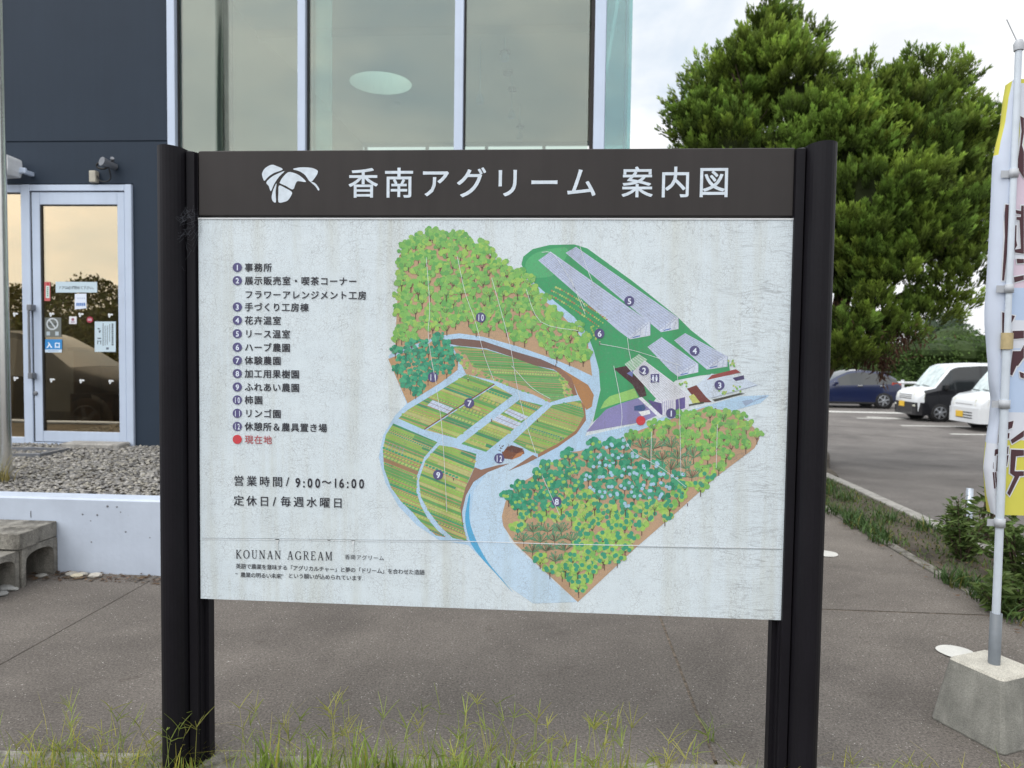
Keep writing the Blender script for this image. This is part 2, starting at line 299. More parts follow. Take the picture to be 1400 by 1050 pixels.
M = dict(
    ground=mat('soil', (.085, .07, .052, 1), .95, var=.35, scale=3, fine=(90, .4), bump=.8, bscale=40),
    path=asphalt('path_asphalt', (.150, .136, .123, 1)), road=asphalt('road_asphalt', (.165, .155, .148, 1), .5),
    jointfill=mat('joint_grit', (.135, .108, .082, 1), .95, var=.4, scale=25, fine=(160, .5), bump=.6, bscale=120),
    paint=mat('road_paint', (.62, .61, .57, 1), .8, var=.1, scale=6, dirt=((.2, .19, .18, 1), 30, .62), fine=(200, .1)),
    kerb=mat('kerb_concrete', (.34, .325, .3, 1), .9, var=.2, scale=9, fine=(160, .2), bump=.4, bscale=120, dirt=((.1, .09, .075, 1), 7, .58)),
    blocktop=mat('cream_concrete_top', (.50, .475, .41, 1), .9, var=.1, scale=20, fine=(220, .25), bump=.4, bscale=150),  # paler cream colour for the block's top face alone
    block=mat('cast_concrete', (.27, .265, .235, 1), .88, var=.18, scale=7, fine=(220, .18), bump=.35, bscale=150, dirt=((.17, .165, .15, 1), 5, .52), streak=.3),
    oldconc=mat('weathered_concrete', (.25, .235, .205, 1), .92, var=.25, scale=8, fine=(180, .25), bump=.5, bscale=110, dirt=((.09, .083, .07, 1), 6, .5), streak=.35),
    wallpaint=mat('pale_wall_paint', (.52, .58, .68, 1), .7, var=.05, scale=3, streak=.03, bump=.12, bscale=35, dirt=((.36, .36, .36, 1), 24, .655)),
    navy=mat('navy_cladding', (.028, .042, .064, 1), .6, var=.05, scale=1.2, streak=.06, spec=.22),
    alu=mat('anodised_aluminium', (.57, .655, .80, 1), .42, .1, var=.03, scale=3, streak=.05),
    grey=mat('grey_metal', (.2, .21, .23, 1), .4, .4, var=.08, scale=8),
    steel=mat('brushed_steel', (.78, .78, .76, 1), .22, 1.0, var=.06, scale=4, streak=.15),
    galv=mat('galvanised_pipe', (.5, .55, .62, 1), .42, .55, var=.1, scale=30, fine=(120, .08), streak=.1),
    pvc=mat('grey_pipe', (.17, .19, .21, 1), .45, var=.08, scale=20, streak=.12),
    whitepole=mat('white_pole', (.62, .68, .75, 1), .4, var=.05, scale=12, streak=.1),
    brass=mat('yellowed_clamp', (.45, .36, .19, 1), .5, var=.12, scale=30),
    clip=mat('clear_clip', (.45, .47, .5, 1), .35, var=.05),
    post=mat('dark_brown_post', (.0105, .0095, .0125, 1), .5, .0, var=.1, scale=3, fine=(60, .05), spec=.16, dirt=((.16, .16, .17, 1), 70, .735)),
    header=mat('brown_header', (.037, .032, .031, 1), .55, spec=.3, var=.06, scale=4, streak=.14, fine=(300, .05)),
    vinyl=vinyl('crazed_vinyl'),
    white=mat('white_enamel', (.72, .74, .76, 1), .5, var=.04, scale=20),
    letter=mat('white_lettering', (.66, .74, .82, 1), .5, var=.07, scale=40, dirt=((.28, .32, .36, 1), 130, .66)),
    web=mat('cobweb_silk', (.1, .11, .13, 1), .9),
    intwall=mat('interior_wall', (.56, .55, .5, 1), .8, var=.03, scale=1), opal=mat('opal_dome', (.8, .85, .8, 1), .5), ceil=mat('interior_ceiling', (.74, .74, .70, 1), .85, var=.02, scale=1),
    intdark=mat('interior_floor', (.16, .14, .12, 1), .5, var=.1, scale=3),
    wood=mat('brown_wood', (.26, .14, .065, 1), .5, var=.25, scale=6),
    curtain=mat('net_curtain', (.72, .66, .5, 1), .9, var=.08, scale=10),
    dglass=glass('door_glass', (.80, .76, .66, 1), (.90, .755, .54, 1), .48),
    cglass=glass('curtain_wall_glass', (.80, .91, .87, 1), (.52, .52, .47, 1), .25),
    fin=glass('green_glass_fin', (.66, .82, .82, 1), (.7, .8, .8, 1), .16),
    prints=mat('printed_notice', (1, 1, 1, 1), .6, var=.02, attr=True, scale=20),
    black=mat('black_plastic', (.012, .012, .013, 1), .5, var=.1, scale=20),
    stone=mat('stone', (1, 1, 1, 1), .85, var=.15, scale=40, attr=True, bump=.3, bscale=90),
    cloth=mat('banner_cloth', (1, 1, 1, 1), .8, var=.04, attr=True, scale=9),
    bark=mat('juniper_bark', (.11, .078, .055, 1), .95, var=.35, scale=14, bump=.8, bscale=60),
    juniper=leafmat('juniper_foliage', (.145, .22, .04, 1), (.32, .44, .08, 1), 1.5, .28),
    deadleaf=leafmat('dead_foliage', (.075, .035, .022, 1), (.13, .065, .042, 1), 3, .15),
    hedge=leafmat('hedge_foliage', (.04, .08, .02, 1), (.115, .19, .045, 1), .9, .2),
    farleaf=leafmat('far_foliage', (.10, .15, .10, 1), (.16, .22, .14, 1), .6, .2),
    hillleaf=leafmat('hill_foliage', (.05, .062, .02, 1), (.12, .13, .045, 1), .12, .15),
    weed=leafmat('weed_leaf', (.06, .098, .028, 1), (.135, .195, .05, 1), 9, .25),
    grass=leafmat('grass_blade', (.17, .26, .04, 1), (.32, .42, .09, 1), 9, .4),
    litter=leafmat('dry_litter', (.06, .038, .024, 1), (.19, .13, .08, 1), 30, .1),
)
VIN, HDR = M['vinyl'], M['header']
_t = M['opal'].node_tree; _td = N(_t, 'ShaderNodeBsdfTransparent', Color=(.92, 1, .96, 1)); _t.links.new(_td.outputs['BSDF'], _t.nodes['Material Output'].inputs['Surface'])

# ------------------------------------------------------------------ lettering (bundled font outlines, filled flat)
_cu = bpy.data.curves.new('letters', 'FONT'); _co = bpy.data.objects.new('letters', _cu); C.objects.link(_co)
_gc = {}
def glyph(ch):
    k = ch
    if k not in _gc:
        _cu.body = ch; _cu.resolution_u = 3
        dg = bpy.context.evaluated_depsgraph_get(); dg.update(); e = _co.evaluated_get(dg)
        me = bpy.data.meshes.new_from_object(e)
        vs = [(v.co.x, v.co.y) for v in me.vertices]; fs = [tuple(p.vertices) for p in me.polygons]
        bpy.data.meshes.remove(me)
        if ord(ch) > 0x2E80 or ch in '〜“”・': adv = 1.0
        else: adv = (max(v[0] for v in vs)+.07) if vs else .35
        _gc[k] = (vs, fs, adv)
    return _gc[k]
def text(mb, s, fn, x0, x1, yc, em, off=0.0, m=0, c=None, lay=0.0, sx=1.0):
    """set s between horizontal picture marks x0..x1, centred on yc, em tall, on the plane fn(px,py,lay)"""
    a = fn(x0, yc, lay); bx = fn(x1, yc, lay); up = (fn(x0, yc-10, lay)-fn(x0, yc+10, lay))
    k = np.linalg.norm(up)/20; emm = em*k; dirv = bx-a; dirv[2] = 0; W = np.linalg.norm(dirv); dirv /= W
    G = [glyph(ch) for ch in s]; tot = sum(g[2] for g in G)*emm*sx; gap = (W-tot)/max(1, len(s)-1) if len(s) > 1 else 0
    x = 0.0
    for vs, fs, adv in G:
        for i, (ox, oy) in enumerate(((0, 0),) if off == 0 else ((-off, -off), (off, -off), (off, off), (-off, off))):   # struck four times for weight
            mb.add([a + dirv*(x+(vx+ox)*emm*sx) + np.array([0, -i*1.2e-5, (vy-.37+oy)*emm]) for vx, vy in vs], fs, m, c)
        x += adv*emm*sx+gap

# ------------------------------------------------------------------ the information board
BY = 2.4225                                   # the board's plane
BASE = aty(680, 1000, BY); BASE[2] = 0
board = thing('information_board', 'large dark brown framed map board with crazed white panel standing on two posts', 'sign', tuple(BASE))
def B(px, py, lay=0.0):
    p = aty(px, py, BY); p[1] -= lay; return p
xL, xR = B(272, 500)[0], B(1077, 560)[0]
zH0, zH1, zP1, zP0 = B(680, 204)[2], B(680, 295.3)[2], B(680, 298.6)[2], B(680, 833.5)[2]
mb = MB(); mb.box((xL+.002, BY, zH1), (xR-.002, BY+.05, zH0), bev=.003)
head = mb.build('header_panel', HDR, board)
def post_profile(side):
    # rounded column outside, flat grooved rail inside; x measured inwards from the outer edge
    arc = [(.05-.05*math.cos(t)*1.0, -.062*math.sin(t)) for t in np.linspace(0, math.pi, 14)]
    p = [(.0, .07)] + [(a*.95, b) for a, b in arc] + [(.096, .012), (.099, .012), (.1, -.012), (.128, -.012), (.129, .003), (.134, .003), (.134, .03), (.150, .03), (.150, .07)]
    return p
for side in (-1, 1):
    x0 = (xL-.1345) if side < 0 else (xR+.128)
    pr = post_profile(side)
    def ring(z, dz=True): return [(x0-side*a, BY+b, z + (.012-.05*max(0, a-.05)**1 if dz and a < .1 else 0)) for a, b in pr]
    mb = MB(); mb.loft([ring(-.3, False), ring(zH0-.006), ], caps=True)
    pm = mb.build('post', M['post'], board)
mb = MB(); mb.box((xL+.001, BY+.0, zP0), (xR-.001, BY+.022, zP1), c=lin(207, 217, 222, 1.2))
panel = mb.build('map_panel', VIN, board)
mb = MB(); mb.box((xL+.001, BY-.0025, zP1-.004), (xR-.001, BY-.0002, zP1+.001)); mb.build('panel_edge_strip', M['white'], panel, ORG['map_panel'])
# header lettering and emblem
mb = MB(); text(mb, '香南アグリーム', B, 475.5, 817, 250.5, 43.5, .009, lay=.001); mb.build('header_lettering', M['letter'], head)
mb = MB(); text(mb, '案内図', B, 849, 998.5, 249.5, 44.5, .009, lay=.001)
mb.build('header_lettering', M['letter'], head)
Z = lambda x0, y0, s: (lambda pts: [(x0+a/s, y0+b/s) for a, b in pts])
ze = Z(200, 180, 5.8333)
EMB = [[(925,330),(950,290),(1000,265),(1040,275),(1090,302),(1020,330),(975,360),(943,392),(928,362)],
       [(958,405),(1000,362),(1050,335),(1105,315),(1060,360),(1020,420),(995,475),(978,435)],
       [(1040,412),(1032,480),(1035,562),(1010,555),(1001,520),(1015,460)],
       [(1068,400),(1085,370),(1130,325),(1180,330),(1230,355),(1275,402),(1210,395),(1190,420),(1170,462),(1115,434),(1067,412)],
       [(1060,430),(1110,450),(1162,482),(1155,512),(1130,548),(1095,562),(1055,562),(1055,490)],
       [(1170,300),(1210,288),(1270,285),(1330,292),(1365,310),(1368,328),(1350,362),(1310,402),(1270,350),(1225,318)],
       [(1315,400),(1345,410),(1370,438),(1381,462),(1372,470),(1350,437),(1318,409)]]
mb = MB()
for e in EMB: mb.poly([B(x, y, .001) for x, y in smoothpoly(ze(e), 3)])
mb.build('leaf_emblem', M['letter'], head)

# ---- the printed farm map
ART = MB(); LAY = [.0005]; CNT = [0]
def P_(pts, col, lay=None, smooth=0):
    if smooth: pts = smoothpoly(pts, smooth)
    if lay is None: LAY[0] += 5e-6; lay = LAY[0]
    ART.poly([B(x, y, lay) for x, y in pts], c=col)
def clip(poly, nx, ny, d):                    # keep nx*x+ny*y <= d
    out = []
    for i in range(len(poly)):
        a, b = poly[i-1], poly[i]; da = nx*a[0]+ny*a[1]-d; db = nx*b[0]+ny*b[1]-d
        if da*db < 0: t = da/(da-db); out.append((a[0]+(b[0]-a[0])*t, a[1]+(b[1]-a[1])*t))
        if db <= 0: out.append(tuple(b))
    return out
def inside(poly, x, y):
    r = False
    for i in range(len(poly)):
        (x1, y1), (x2, y2) = poly[i-1], poly[i]
        if (y1 > y) != (y2 > y) and x < (x2-x1)*(y-y1)/(y2-y1)+x1: r = not r
    return r
K = 1.22
G1, G2, G3 = lin(98,158,92,K), lin(140,178,90,K), lin(70,142,98,K); YG = lin(172,188,112,K); RB = lin(180,136,108,K); SOIL = lin(180,150,120,K)
ROADC = lin(172,200,224,K); TEAL = lin(62,150,118,K); LG = lin(122,176,92,K); LG2 = lin(150,188,94,K); LG3 = lin(100,162,88,K); TRUNK = lin(92,72,62,K); PURP = lin(76,72,118,K)
def stripes(poly, ang, pitch, cols, bumps=.35, soil=RB):
    P_(poly, soil); LAY[0] += 6e-6; sl_ = LAY[0]; LAY[0] += 6e-6; nx, ny = -math.sin(ang), math.cos(ang); tx, ty = math.cos(ang), math.sin(ang)
    ds = [nx*x+ny*y for x, y in poly]; ts = [tx*x+ty*y for x, y in poly]; d = min(ds); i = 0
    while d < max(ds):
        w = pitch*random.uniform(.7, 1.25); col = random.choice(cols); g = w*random.choice((.72, .86, .9))
        tcuts = sorted([min(ts)-1] + ([random.uniform(min(ts), max(ts))] if random.random() < .5 else []) + [max(ts)+1])
        for a, b in zip(tcuts, tcuts[1:]):
            col = random.choice(cols); q = clip(clip(poly, nx, ny, d+g), -nx, -ny, -d); q = clip(clip(q, tx, ty, b), -tx, -ty, -a) if q else q
            if len(q) > 2:
                P_(q, col, sl_)
                if random.random() < bumps:
                    c2 = random.choice((YG, G2, LG2, lin(176,176,100,K), TEAL)); t = a+.6
                    while t < b:
                        x, y = tx*t+nx*(d+g*.5), ty*t+ny*(d+g*.5)
                        if inside(q, x, y): blob(x, y, g*.42, c2, 6, 1.4, sl_+3e-6)
                        t += g*1.25
        d += w
    ART_edge(poly)
def ART_edge(poly): pass
def blob(x, y, r, c, n=8, sx=1.0, lay=None):
    if lay is None: CNT[0] += 1; lay = LAY[0]+(CNT[0] % 1700)*6e-7
    ART.add([B(x+r*sx*math.cos(t), y+r*math.sin(t), lay) for t in np.linspace(0, 2*math.pi, n, endpoint=False)], [tuple(range(n))], 0, c)
def line(pts, w, c, lay=None):
    if lay is None: CNT[0] += 1; lay = LAY[0]+(CNT[0] % 1700)*6e-7
    for i in range(len(pts)-1):
        (x1, y1), (x2, y2) = pts[i], pts[i+1]; d = math.hypot(x2-x1, y2-y1)+1e-9; ux, uy = -(y2-y1)/d*w/2, (x2-x1)/d*w/2
        ART.add([B(x1+ux, y1+uy, lay), B(x2+ux, y2+uy, lay), B(x2-ux, y2-uy, lay), B(x1-ux, y1-uy, lay)], [(0, 1, 2, 3)], 0, c)
z2, z3, z4, z5, z6, z7 = Z(680,180,2.9167), Z(500,290,4.375), Z(500,460,4.375), Z(620,580,4.0375), Z(780,460,4.375), Z(700,320,3.8889)
# roads and water
P_([(531,487),(541,478),(600,458),(620,440),(700,385),(735,388),(760,410),(790,432),(806,458),(817,492),(821,520),(819,545),(812,568),(800,596),(880,578),(960,556),(1010,542),(1052,540),(1040,551),(985,566),(930,578),(860,600),(800,622),(760,642),(720,658),(697,680),(687,705),(697,740),(789,823),(729,825),(700,805),(640,745),(600,738),(570,718),(545,692),(527,660),(518,625),(524,595),(540,568),(556,552)], ROADC)
P_([(687,620),(740,640),(720,658),(697,680),(687,705),(697,740),(789,823),(729,825),(700,805),(660,764),(640,735),(648,670)], lin(186,208,226,K))
P_(z5([(92,375),(66,490),(70,570),(100,665),(160,745),(230,820),(330,930),(260,845),(190,760),(125,640),(88,520)]), lin(84,164,206,K), smooth=3)
# purple car park, lawns
P_(z7([(50,160),(60,120),(110,80),(200,58),(330,55),(400,76),(640,250),(880,440),(950,510),(1150,668),(1160,735),(1000,752),(870,778),(760,880),(690,1000),(560,930),(500,940),(430,1000),(470,830),(462,720),(435,620),(400,530),(330,440),(230,360),(130,270),(72,210)]), lin(64,150,100,K))
P_(z7([(70,165),(110,110),(200,80),(300,80),(240,200),(180,230),(100,225)]), lin(84,166,112,K), smooth=3)
P_(z7([(470,930),(490,890),(520,862),(650,820),(672,868),(560,900)]), lin(142,190,108,K))
P_(z7([(395,1052),(450,985),(500,932),(580,900),(675,870),(780,960),(690,1000),(560,1022)]), lin(134,130,176,K))
# orchard ground at the top, its road edge
ORCH = z3([(195,390),(200,260),(270,190),(420,130),(560,150),(630,190),(720,240),(860,350),(1000,440),(1040,510),(1150,590),(1240,690),(1330,790),(1355,980),(1250,930),(1100,870),(900,800),(700,745),(560,725),(440,740),(300,790),(175,830)])
P_(ORCH, SOIL)
P_(z3([(480,765),(560,755),(700,770),(880,830),(1050,880),(1170,935),(1120,940),(1000,915),(880,868),(720,815),(560,800),(510,790)]), lin(118,92,84,K))
P_(z4([(1165,190),(1230,250),(1268,345),(1320,440),(1352,420),(1365,350),(1330,290),(1240,235)]), lin(168,124,84,K))
P_(z4([(1100,180),(1165,190),(1232,250),(1265,350),(1240,355),(1205,280),(1150,215)]), lin(140,106,88,K))
F7T = z4([(520,60),(560,58),(720,78),(880,125),(1000,170),(1130,205),(1190,250),(1225,310),(1240,352),(1100,395),(1000,347),(920,322),(780,268),(600,225)])
stripes(F7T, .05, 3.1, [G1, lin(104,164,100,K), lin(92,150,88,K)], .1)
for poly, col in ((z4([(520,60),(600,110),(640,180),(770,245),(780,268),(600,225)]), SOIL), (z4([(660,215),(780,268),(1000,347),(1100,395),(1110,380),(960,300),(760,235)]), SOIL), (z4([(1140,215),(1190,250),(1225,310),(1240,352),(1190,365),(1180,290)]), SOIL)):
    P_(poly, col)
    xs = [p[0] for p in poly]; ys = [p[1] for p in poly]
    for _ in range(150):
        x, y = random.uniform(min(xs), max(xs)), random.uniform(min(ys), max(ys))
        if inside(poly, x, y): blob(x, y, random.uniform(1.1, 1.9), random.choice((YG, G2, G1)), 6, 1.4)
MIX = [G1, G2, G3, G1, G2, G1, lin(178,182,120,K), YG]
A7 = .345
stripes(z4([(600,228),(768,282),(345,556),(195,490),(250,440)]), A7, 4.3, MIX, .45)
stripes(z4([(775,292),(880,352),(540,608),(362,560)]), A7, 4.3, MIX, .45)
stripes(z4([(920,378),(1060,412),(720,690),(572,642)]), A7, 4.1, MIX, .5)
stripes(z4([(1115,412),(1200,395),(1285,382),(1308,470),(1258,560),(1150,640),(1030,702),(990,690),(880,630)]), .3, 3.8, [G1, G2, lin(150,170,100,K), G1], .35)
P_(z4([(1285,382),(1312,420),(1318,500),(1262,580),(1150,660),(1030,725),(1030,702),(1150,640),(1258,560),(1308,470)]), lin(150,112,84,K))
line(z4([(770,284),(350,556)]), 1.5, lin(120,70,66,K))
for q in ([(400,380),(525,430),(490,462),(368,412)], [(855,430),(975,480),(930,505),(830,455)], [(800,465),(935,520),(890,552),(760,500)], [(125,622),(250,675),(235,718),(105,665)]):
    P_(z4(q), lin(192,204,224,K)); (ax, ay), (bx, by), (cx, cy), (dx, dy) = z4(q)
    for k in range(1, 6):
        t = k/6; line([(ax+(bx-ax)*t, ay+(by-ay)*t), (dx+(cx-dx)*t, dy+(cy-dy)*t)], .5, lin(150,162,190,K))
    line([((ax+dx)/2, (ay+dy)/2), ((bx+cx)/2, (by+cy)/2)], .6, lin(140,120,120,K))
stripes(z4([(165,520),(430,632),(350,722),(308,830),(303,930),(330,1010),(375,1095),(430,1160),(480,1200),(420,1190),(330,1110),(280,1052),(210,985),(150,900),(110,790),(103,680),(120,590)]), .38, 4.2, MIX+[lin(150,120,90,K)], .4)
stripes(z4([(440,650),(520,662),(662,702),(650,782),(598,900),(572,1000),(570,1060),(590,1170),(606,1222),(520,1205),(440,1130),(380,1050),(330,960),(318,860),(355,745)]), .38, 4.4, MIX+[lin(150,120,90,K)], .35)
P_(z4([(652,782),(690,797),(790,770),(860,760),(730,812),(645,870),(600,950),(576,1050),(585,1150),(604,1215),(575,1100),(566,1020),(596,905),(622,850)]), lin(140,108,92,K))
P_(z4([(850,806),(905,770),(1000,708),(1030,725),(960,760)]), lin(142,110,92,K))
# rest house 12
P_(z4([(815,700),(850,655),(945,680),(950,700),(870,735),(830,730)]), lin(120,78,60,K)); P_(z4([(835,675),(870,650),(945,672),(905,700)]), lin(96,62,54,K))
P_(z4([(870,738),(905,700),(945,690),(930,715)]), lin(176,120,80,K))
for _ in range(18): blob(*z4([(random.uniform(795,880), random.uniform(645,700))])[0], .8, TRUNK, 5)
# apple orchard 11, processing orchard 8 ground
O11 = z4([(135,135),(250,88),(380,40),(430,0),(480,20),(512,80),(555,130),(550,200),(440,282),(250,400)])
P_(O11, lin(182,148,112,K))
O8 = [(880,586),(963,557),(993,561),(1020,574),(1036,590),(1038,600),(1031,613),(979,652),(931,695),(870,748),(790,823),(704,743),(688,719),(686,706),(691,686),(705,664),(730,650),(754,634),(782,618),(820,612),(850,598)]
P_(O8, lin(180,150,122,K))
# herb rows, glasshouses, shop building, workshop
for k in range(3):
    for t in np.linspace(0, 1, 26):
        x, y = z7([(190+270*t+k*22, 320+170*t**1.15+k*-18)])[0]; blob(x, y, random.uniform(1, 1.8), random.choice((lin(150,130,90,K), YG, G2, lin(170,120,84,K))), 6)
for t in np.linspace(0, 1, 14): x, y = z7([(430+30*t, 490+70*t)])[0]; blob(x+random.uniform(-4, 4), y, 1.6, random.choice((YG, G2)), 6)
LAV, LAVD, LAVW = lin(182,192,214,K), lin(146,156,186,K), lin(200,208,224,K)
def glasshouse(a, b, c, d, e, f):     # ridge a-b, eaves e-d, gable end b c d
    P_(z7([a, b, c, d, e, f]), LAV)
    (ax, ay), (bx, by), (dx, dy), (ex, ey), (fx, fy), (cx, cy) = z7([a, b, d, e, f, c])
    for k in range(1, 9):
        t = k/9; line([(ax+(fx-ax)*t, ay+(fy-ay)*t), (bx+(dx-bx)*t, by+(dy-by)*t-1.5)], .55, LAVD)
    for k in range(1, 15):
        t = k/15; line([(ax+(bx-ax)*t, ay+(by-ay)*t), (fx+(ex-fx)*t, fy+(ey-fy)*t)], .35, LAVW)
    P_([(bx-1, by), (cx, cy-1), (cx, cy+2), (dx, dy+.5), (dx, dy-4), (bx-4, by-1)], LAVW)
    line([(bx-3, by+1), (dx, dy)], .6, LAVD); line([(bx, by), (cx, cy)], .6, LAVD)
    for k in (1, 2, 3):
        t = k/4; line([(dx+(cx-dx)*t, dy+(cy-dy)*t+1), (dx+(bx+3-dx)*t, by+5)], .5, LAVD)
    P_([(dx+4, dy-2.5), (dx+14, dy-5.2), (dx+14, dy-3.6), (dx+4, dy-.9)], lin(90,120,180,K))
glasshouse((205,93), (735,470), (735,532), (625,558), (560,510), (140,140))
glasshouse((340,68), (885,445), (885,497), (790,520), (730,470), (285,100))
glasshouse((795,548), (990,690), (990,727), (880,756), (840,725), (720,600))
glasshouse((920,527), (1145,650), (1145,697), (1035,719), (1000,690), (862,565))
P_(z7([(540,715),(700,680),(690,705),(640,740),(700,800),(716,858),(682,872),(640,800)]), lin(72,50,54,K))
P_(z7([(600,690),(672,640),(720,668),(640,735)]), lin(150,186,160,K))
for k in range(8): t = k/7; line(z7([(600+72*t, 690-50*t), (640+75*t, 735-68*t)]), .6, lin(214,222,222,K))
P_(z7([(640,735),(705,672),(940,850),(860,872),(775,885)]), lin(208,212,220,K))
for k in range(1, 13): t = k/13; line(z7([(640+65*t, 735-63*t), (775+165*t, 885-35*t)]), .5, lin(170,174,188,K))
P_(z7([(610,740),(645,722),(640,760)]), lin(110,120,170,K))
P_(z7([(775,885),(940,850),(940,925),(880,945),(790,970)]), lin(206,208,218,K))
P_(z7([(870,880),(920,866),(920,925),(870,942)]), lin(98,88,142,K)); P_(z7([(720,880),(795,900),(800,960),(780,965)]), lin(88,78,126,K))
for k in range(6): line(z7([(800+k*11, 890-k*2), (800+k*11, 950-k*3)]), .8, lin(160,156,190,K))
P_(z7([(670,872),(690,866),(800,968),(785,980)]), lin(216,220,228,K))
P_(z7([(650,915),(700,905),(712,925),(700,940),(650,938)]), lin(58,84,132,K)); P_(z7([(672,945),(730,935),(736,955),(690,968)]), lin(224,228,230,K))
P_(z7([(980,802),(1060,742),(1230,765),(1305,802),(1060,872),(1030,870)]), lin(196,208,222,K))
P_(z7([(1035,776),(1062,750),(1190,718),(1216,736)]), lin(146,72,70,K)); P_(z7([(930,822),(980,803),(1035,870),(1062,893),(990,897)]), lin(112,62,58,K))
P_(z7([(940,862),(965,850),(1000,895),(960,900)]), lin(184,190,110,K)); P_(z7([(1172,765),(1232,750),(1235,772),(1190,782)]), lin(74,68,104,K))
P_(z7([(1065,880),(1210,845),(1240,848),(1080,890)]), lin(70,70,62,K)); line(z7([(1060,872), (1305,802)]), .7, lin(150,160,180,K))
line(z7([(940,910), (1020,895)]), 2.2, lin(66,72,60,K)); P_(z7([(1222,888),(1275,878),(1285,890),(1240,915)]), lin(150,166,190,K)); line(z7([(1285,885), (1350,862)]), 1.2, lin(150,166,190,K))
for x, y in ((910,795),(1165,690),(1195,825),(1120,845)):
    for k in range(9): blob(*z7([(x+random.uniform(-20, 20), y+random.uniform(-18, 14))])[0], 1.5, random.choice((YG, LG, G2)), 6)
# trees of the map, back row first
def tree(x, y, cols, s=1.0, blobs=12, spread=6.0, dots=None):
    def puff(k):
        a = random.uniform(0, 2*math.pi); r = spread*s*math.sqrt(random.random())
        blob(x+r*math.cos(a)*1.12, y-10.2*s+r*math.sin(a)*.78, random.uniform(1.7, 2.7)*s, random.choice(cols), 10)
    for k in range(blobs): puff(k)
    line([(x, y), (x, y-6*s)], .75*s, TRUNK)
    for dx in (-3.4, -1.2, 1.6, 3.2): line([(x, y-4.2*s), (x+dx*s, y-9.5*s)], .38*s, TRUNK)
    for k in range(blobs//3): puff(k)
    if dots:
        for k in range(dots[1]):
            a = random.uniform(0, 2*math.pi); r = spread*s*random.uniform(.2, 1.05)
            blob(x+r*math.cos(a), y-10.2*s+r*math.sin(a)*.75, dots[2]*s, dots[0], 10)
def twiggy(x, y, s=1.0):
    line([(x, y), (x, y-11*s)], .8, TRUNK)
    for k in range(24):
        a = random.uniform(-3.0, -.15); l_ = random.uniform(4, 8.5)*s; x1, y1 = x+l_*math.cos(a), y-6*s+l_*math.sin(a)*.9
        line([(x, y-5*s), (x1, y1)], .55, random.choice((TRUNK, lin(86,140,104,K), lin(100,146,108,K))))
        for q in range(2): a2 = a+random.uniform(-1, 1); line([(x1, y1), (x1+2.6*math.cos(a2), y1+2.6*math.sin(a2))], .95, lin(92,146,112,K))
def rows(poly, dx, dy, jit):
    xs = [p[0] for p in poly]; ys = [p[1] for p in poly]; y = min(ys); k = 0; out = []
    while y < max(ys)+2:
        x = min(xs) + (dx/2 if k % 2 else 0)
        while x < max(xs):
            X, Y = x+random.uniform(-jit, jit), y+random.uniform(-jit, jit)*.7
            if inside(poly, X, Y): out.append((X, Y))
            x += dx
        y += dy; k += 1
    return sorted(out, key=lambda p: p[1])
LGs = (LG, LG2, LG3, LG, lin(132,180,98,K))
edge10 = z3([(215,440),(225,330),(250,240),(400,150),(540,165),(300,210),(470,200),(600,200),(700,250),(810,340),(900,420),(980,480),(1000,560),(1120,640),(1200,730),(1290,810),(1300,890)])
for X, Y in sorted(rows([(x, y+5) for x, y in ORCH], 20, 12.5, 3)+[(x, y+9) for x, y in edge10]+z3([(210,560),(205,660),(215,800),(1010,560),(1220,760),(1310,900)]), key=lambda p: p[1]): tree(X, Y-1, LGs, 1.42, 12)
for X, Y in rows([(x+1, y+3) for x, y in O11], 15.5, 9.5, 2)+z4([(230,330),(300,380),(190,250)]): tree(X, Y-1, (TEAL, lin(78,164,124,K), lin(48,130,104,K)), 1.15, 10)
zq = Z(656, 520, 3.196)
ZW = zq([(520,290),(640,290),(700,360),(900,420),(890,520),(700,550),(620,600),(430,500),(440,400)]); ZT_ = zq([(60,520),(330,320),(520,230),(540,300),(450,400),(430,500),(350,530),(330,620),(140,620)])
ZG = zq([(640,230),(900,120),(1060,60),(1300,240),(1180,420),(960,420),(960,330),(850,290),(660,300)]); ZK = zq([(655,300),(850,290),(960,330),(980,440),(900,440),(700,360)]); ZK2 = zq([(170,640),(430,640),(420,760),(330,800),(200,800)])
TW = (TEAL, lin(46,132,102,K), lin(74,160,122,K))
for X, Y in rows([(x, y+9) for x, y in O8], 21, 14, 2.8)+zq([(360,880),(430,935),(475,850),(545,830)]):
    if Y > 800 and not (755 < X < 830): continue
    if inside(ZK, X, Y-5): twiggy(X, Y, 1.7)
    elif inside(ZK2, X, Y-5): twiggy(X, Y, 1.5)
    elif inside(ZG, X, Y-5): tree(X, Y, LGs, 1.4, 12)
    elif inside(ZW, X, Y-6): tree(X, Y, TW, 1.45, 13, dots=(lin(160,194,216,K), 3, 1.7))
    elif inside(ZT_, X, Y-5): tree(X, Y, TW+(TEAL,), 1.5, 14, dots=(LG2, 3, 1.5))
    elif X < 700: continue
    else: tree(X, Y, (LG2, YG, LG2, LG, lin(160,196,96,K)), 1.5, 13, dots=(TEAL, 4, 2.0))
    if random.random() < .35: blob(X+random.uniform(-9, 9), Y-random.uniform(6, 20), .9, lin(120,60,70,K), 6)
for x, y in ((820,470),(660,480),(588,459),(735,455),(700,442),(607,397),(702,720),(940,690),(905,612),(871,626),(842,690),(767,600),(735,575),(640,520),(760,500),(672,575),(620,655),(610,690)):
    line([(x, y-2), (x, y+2)], 1.1, lin(84,60,70,K)); blob(x, y-2.6, .8, lin(210,190,180,K), 5)
LAY[0] += 1.05e-3
ART.build('farm_map', VIN, panel)
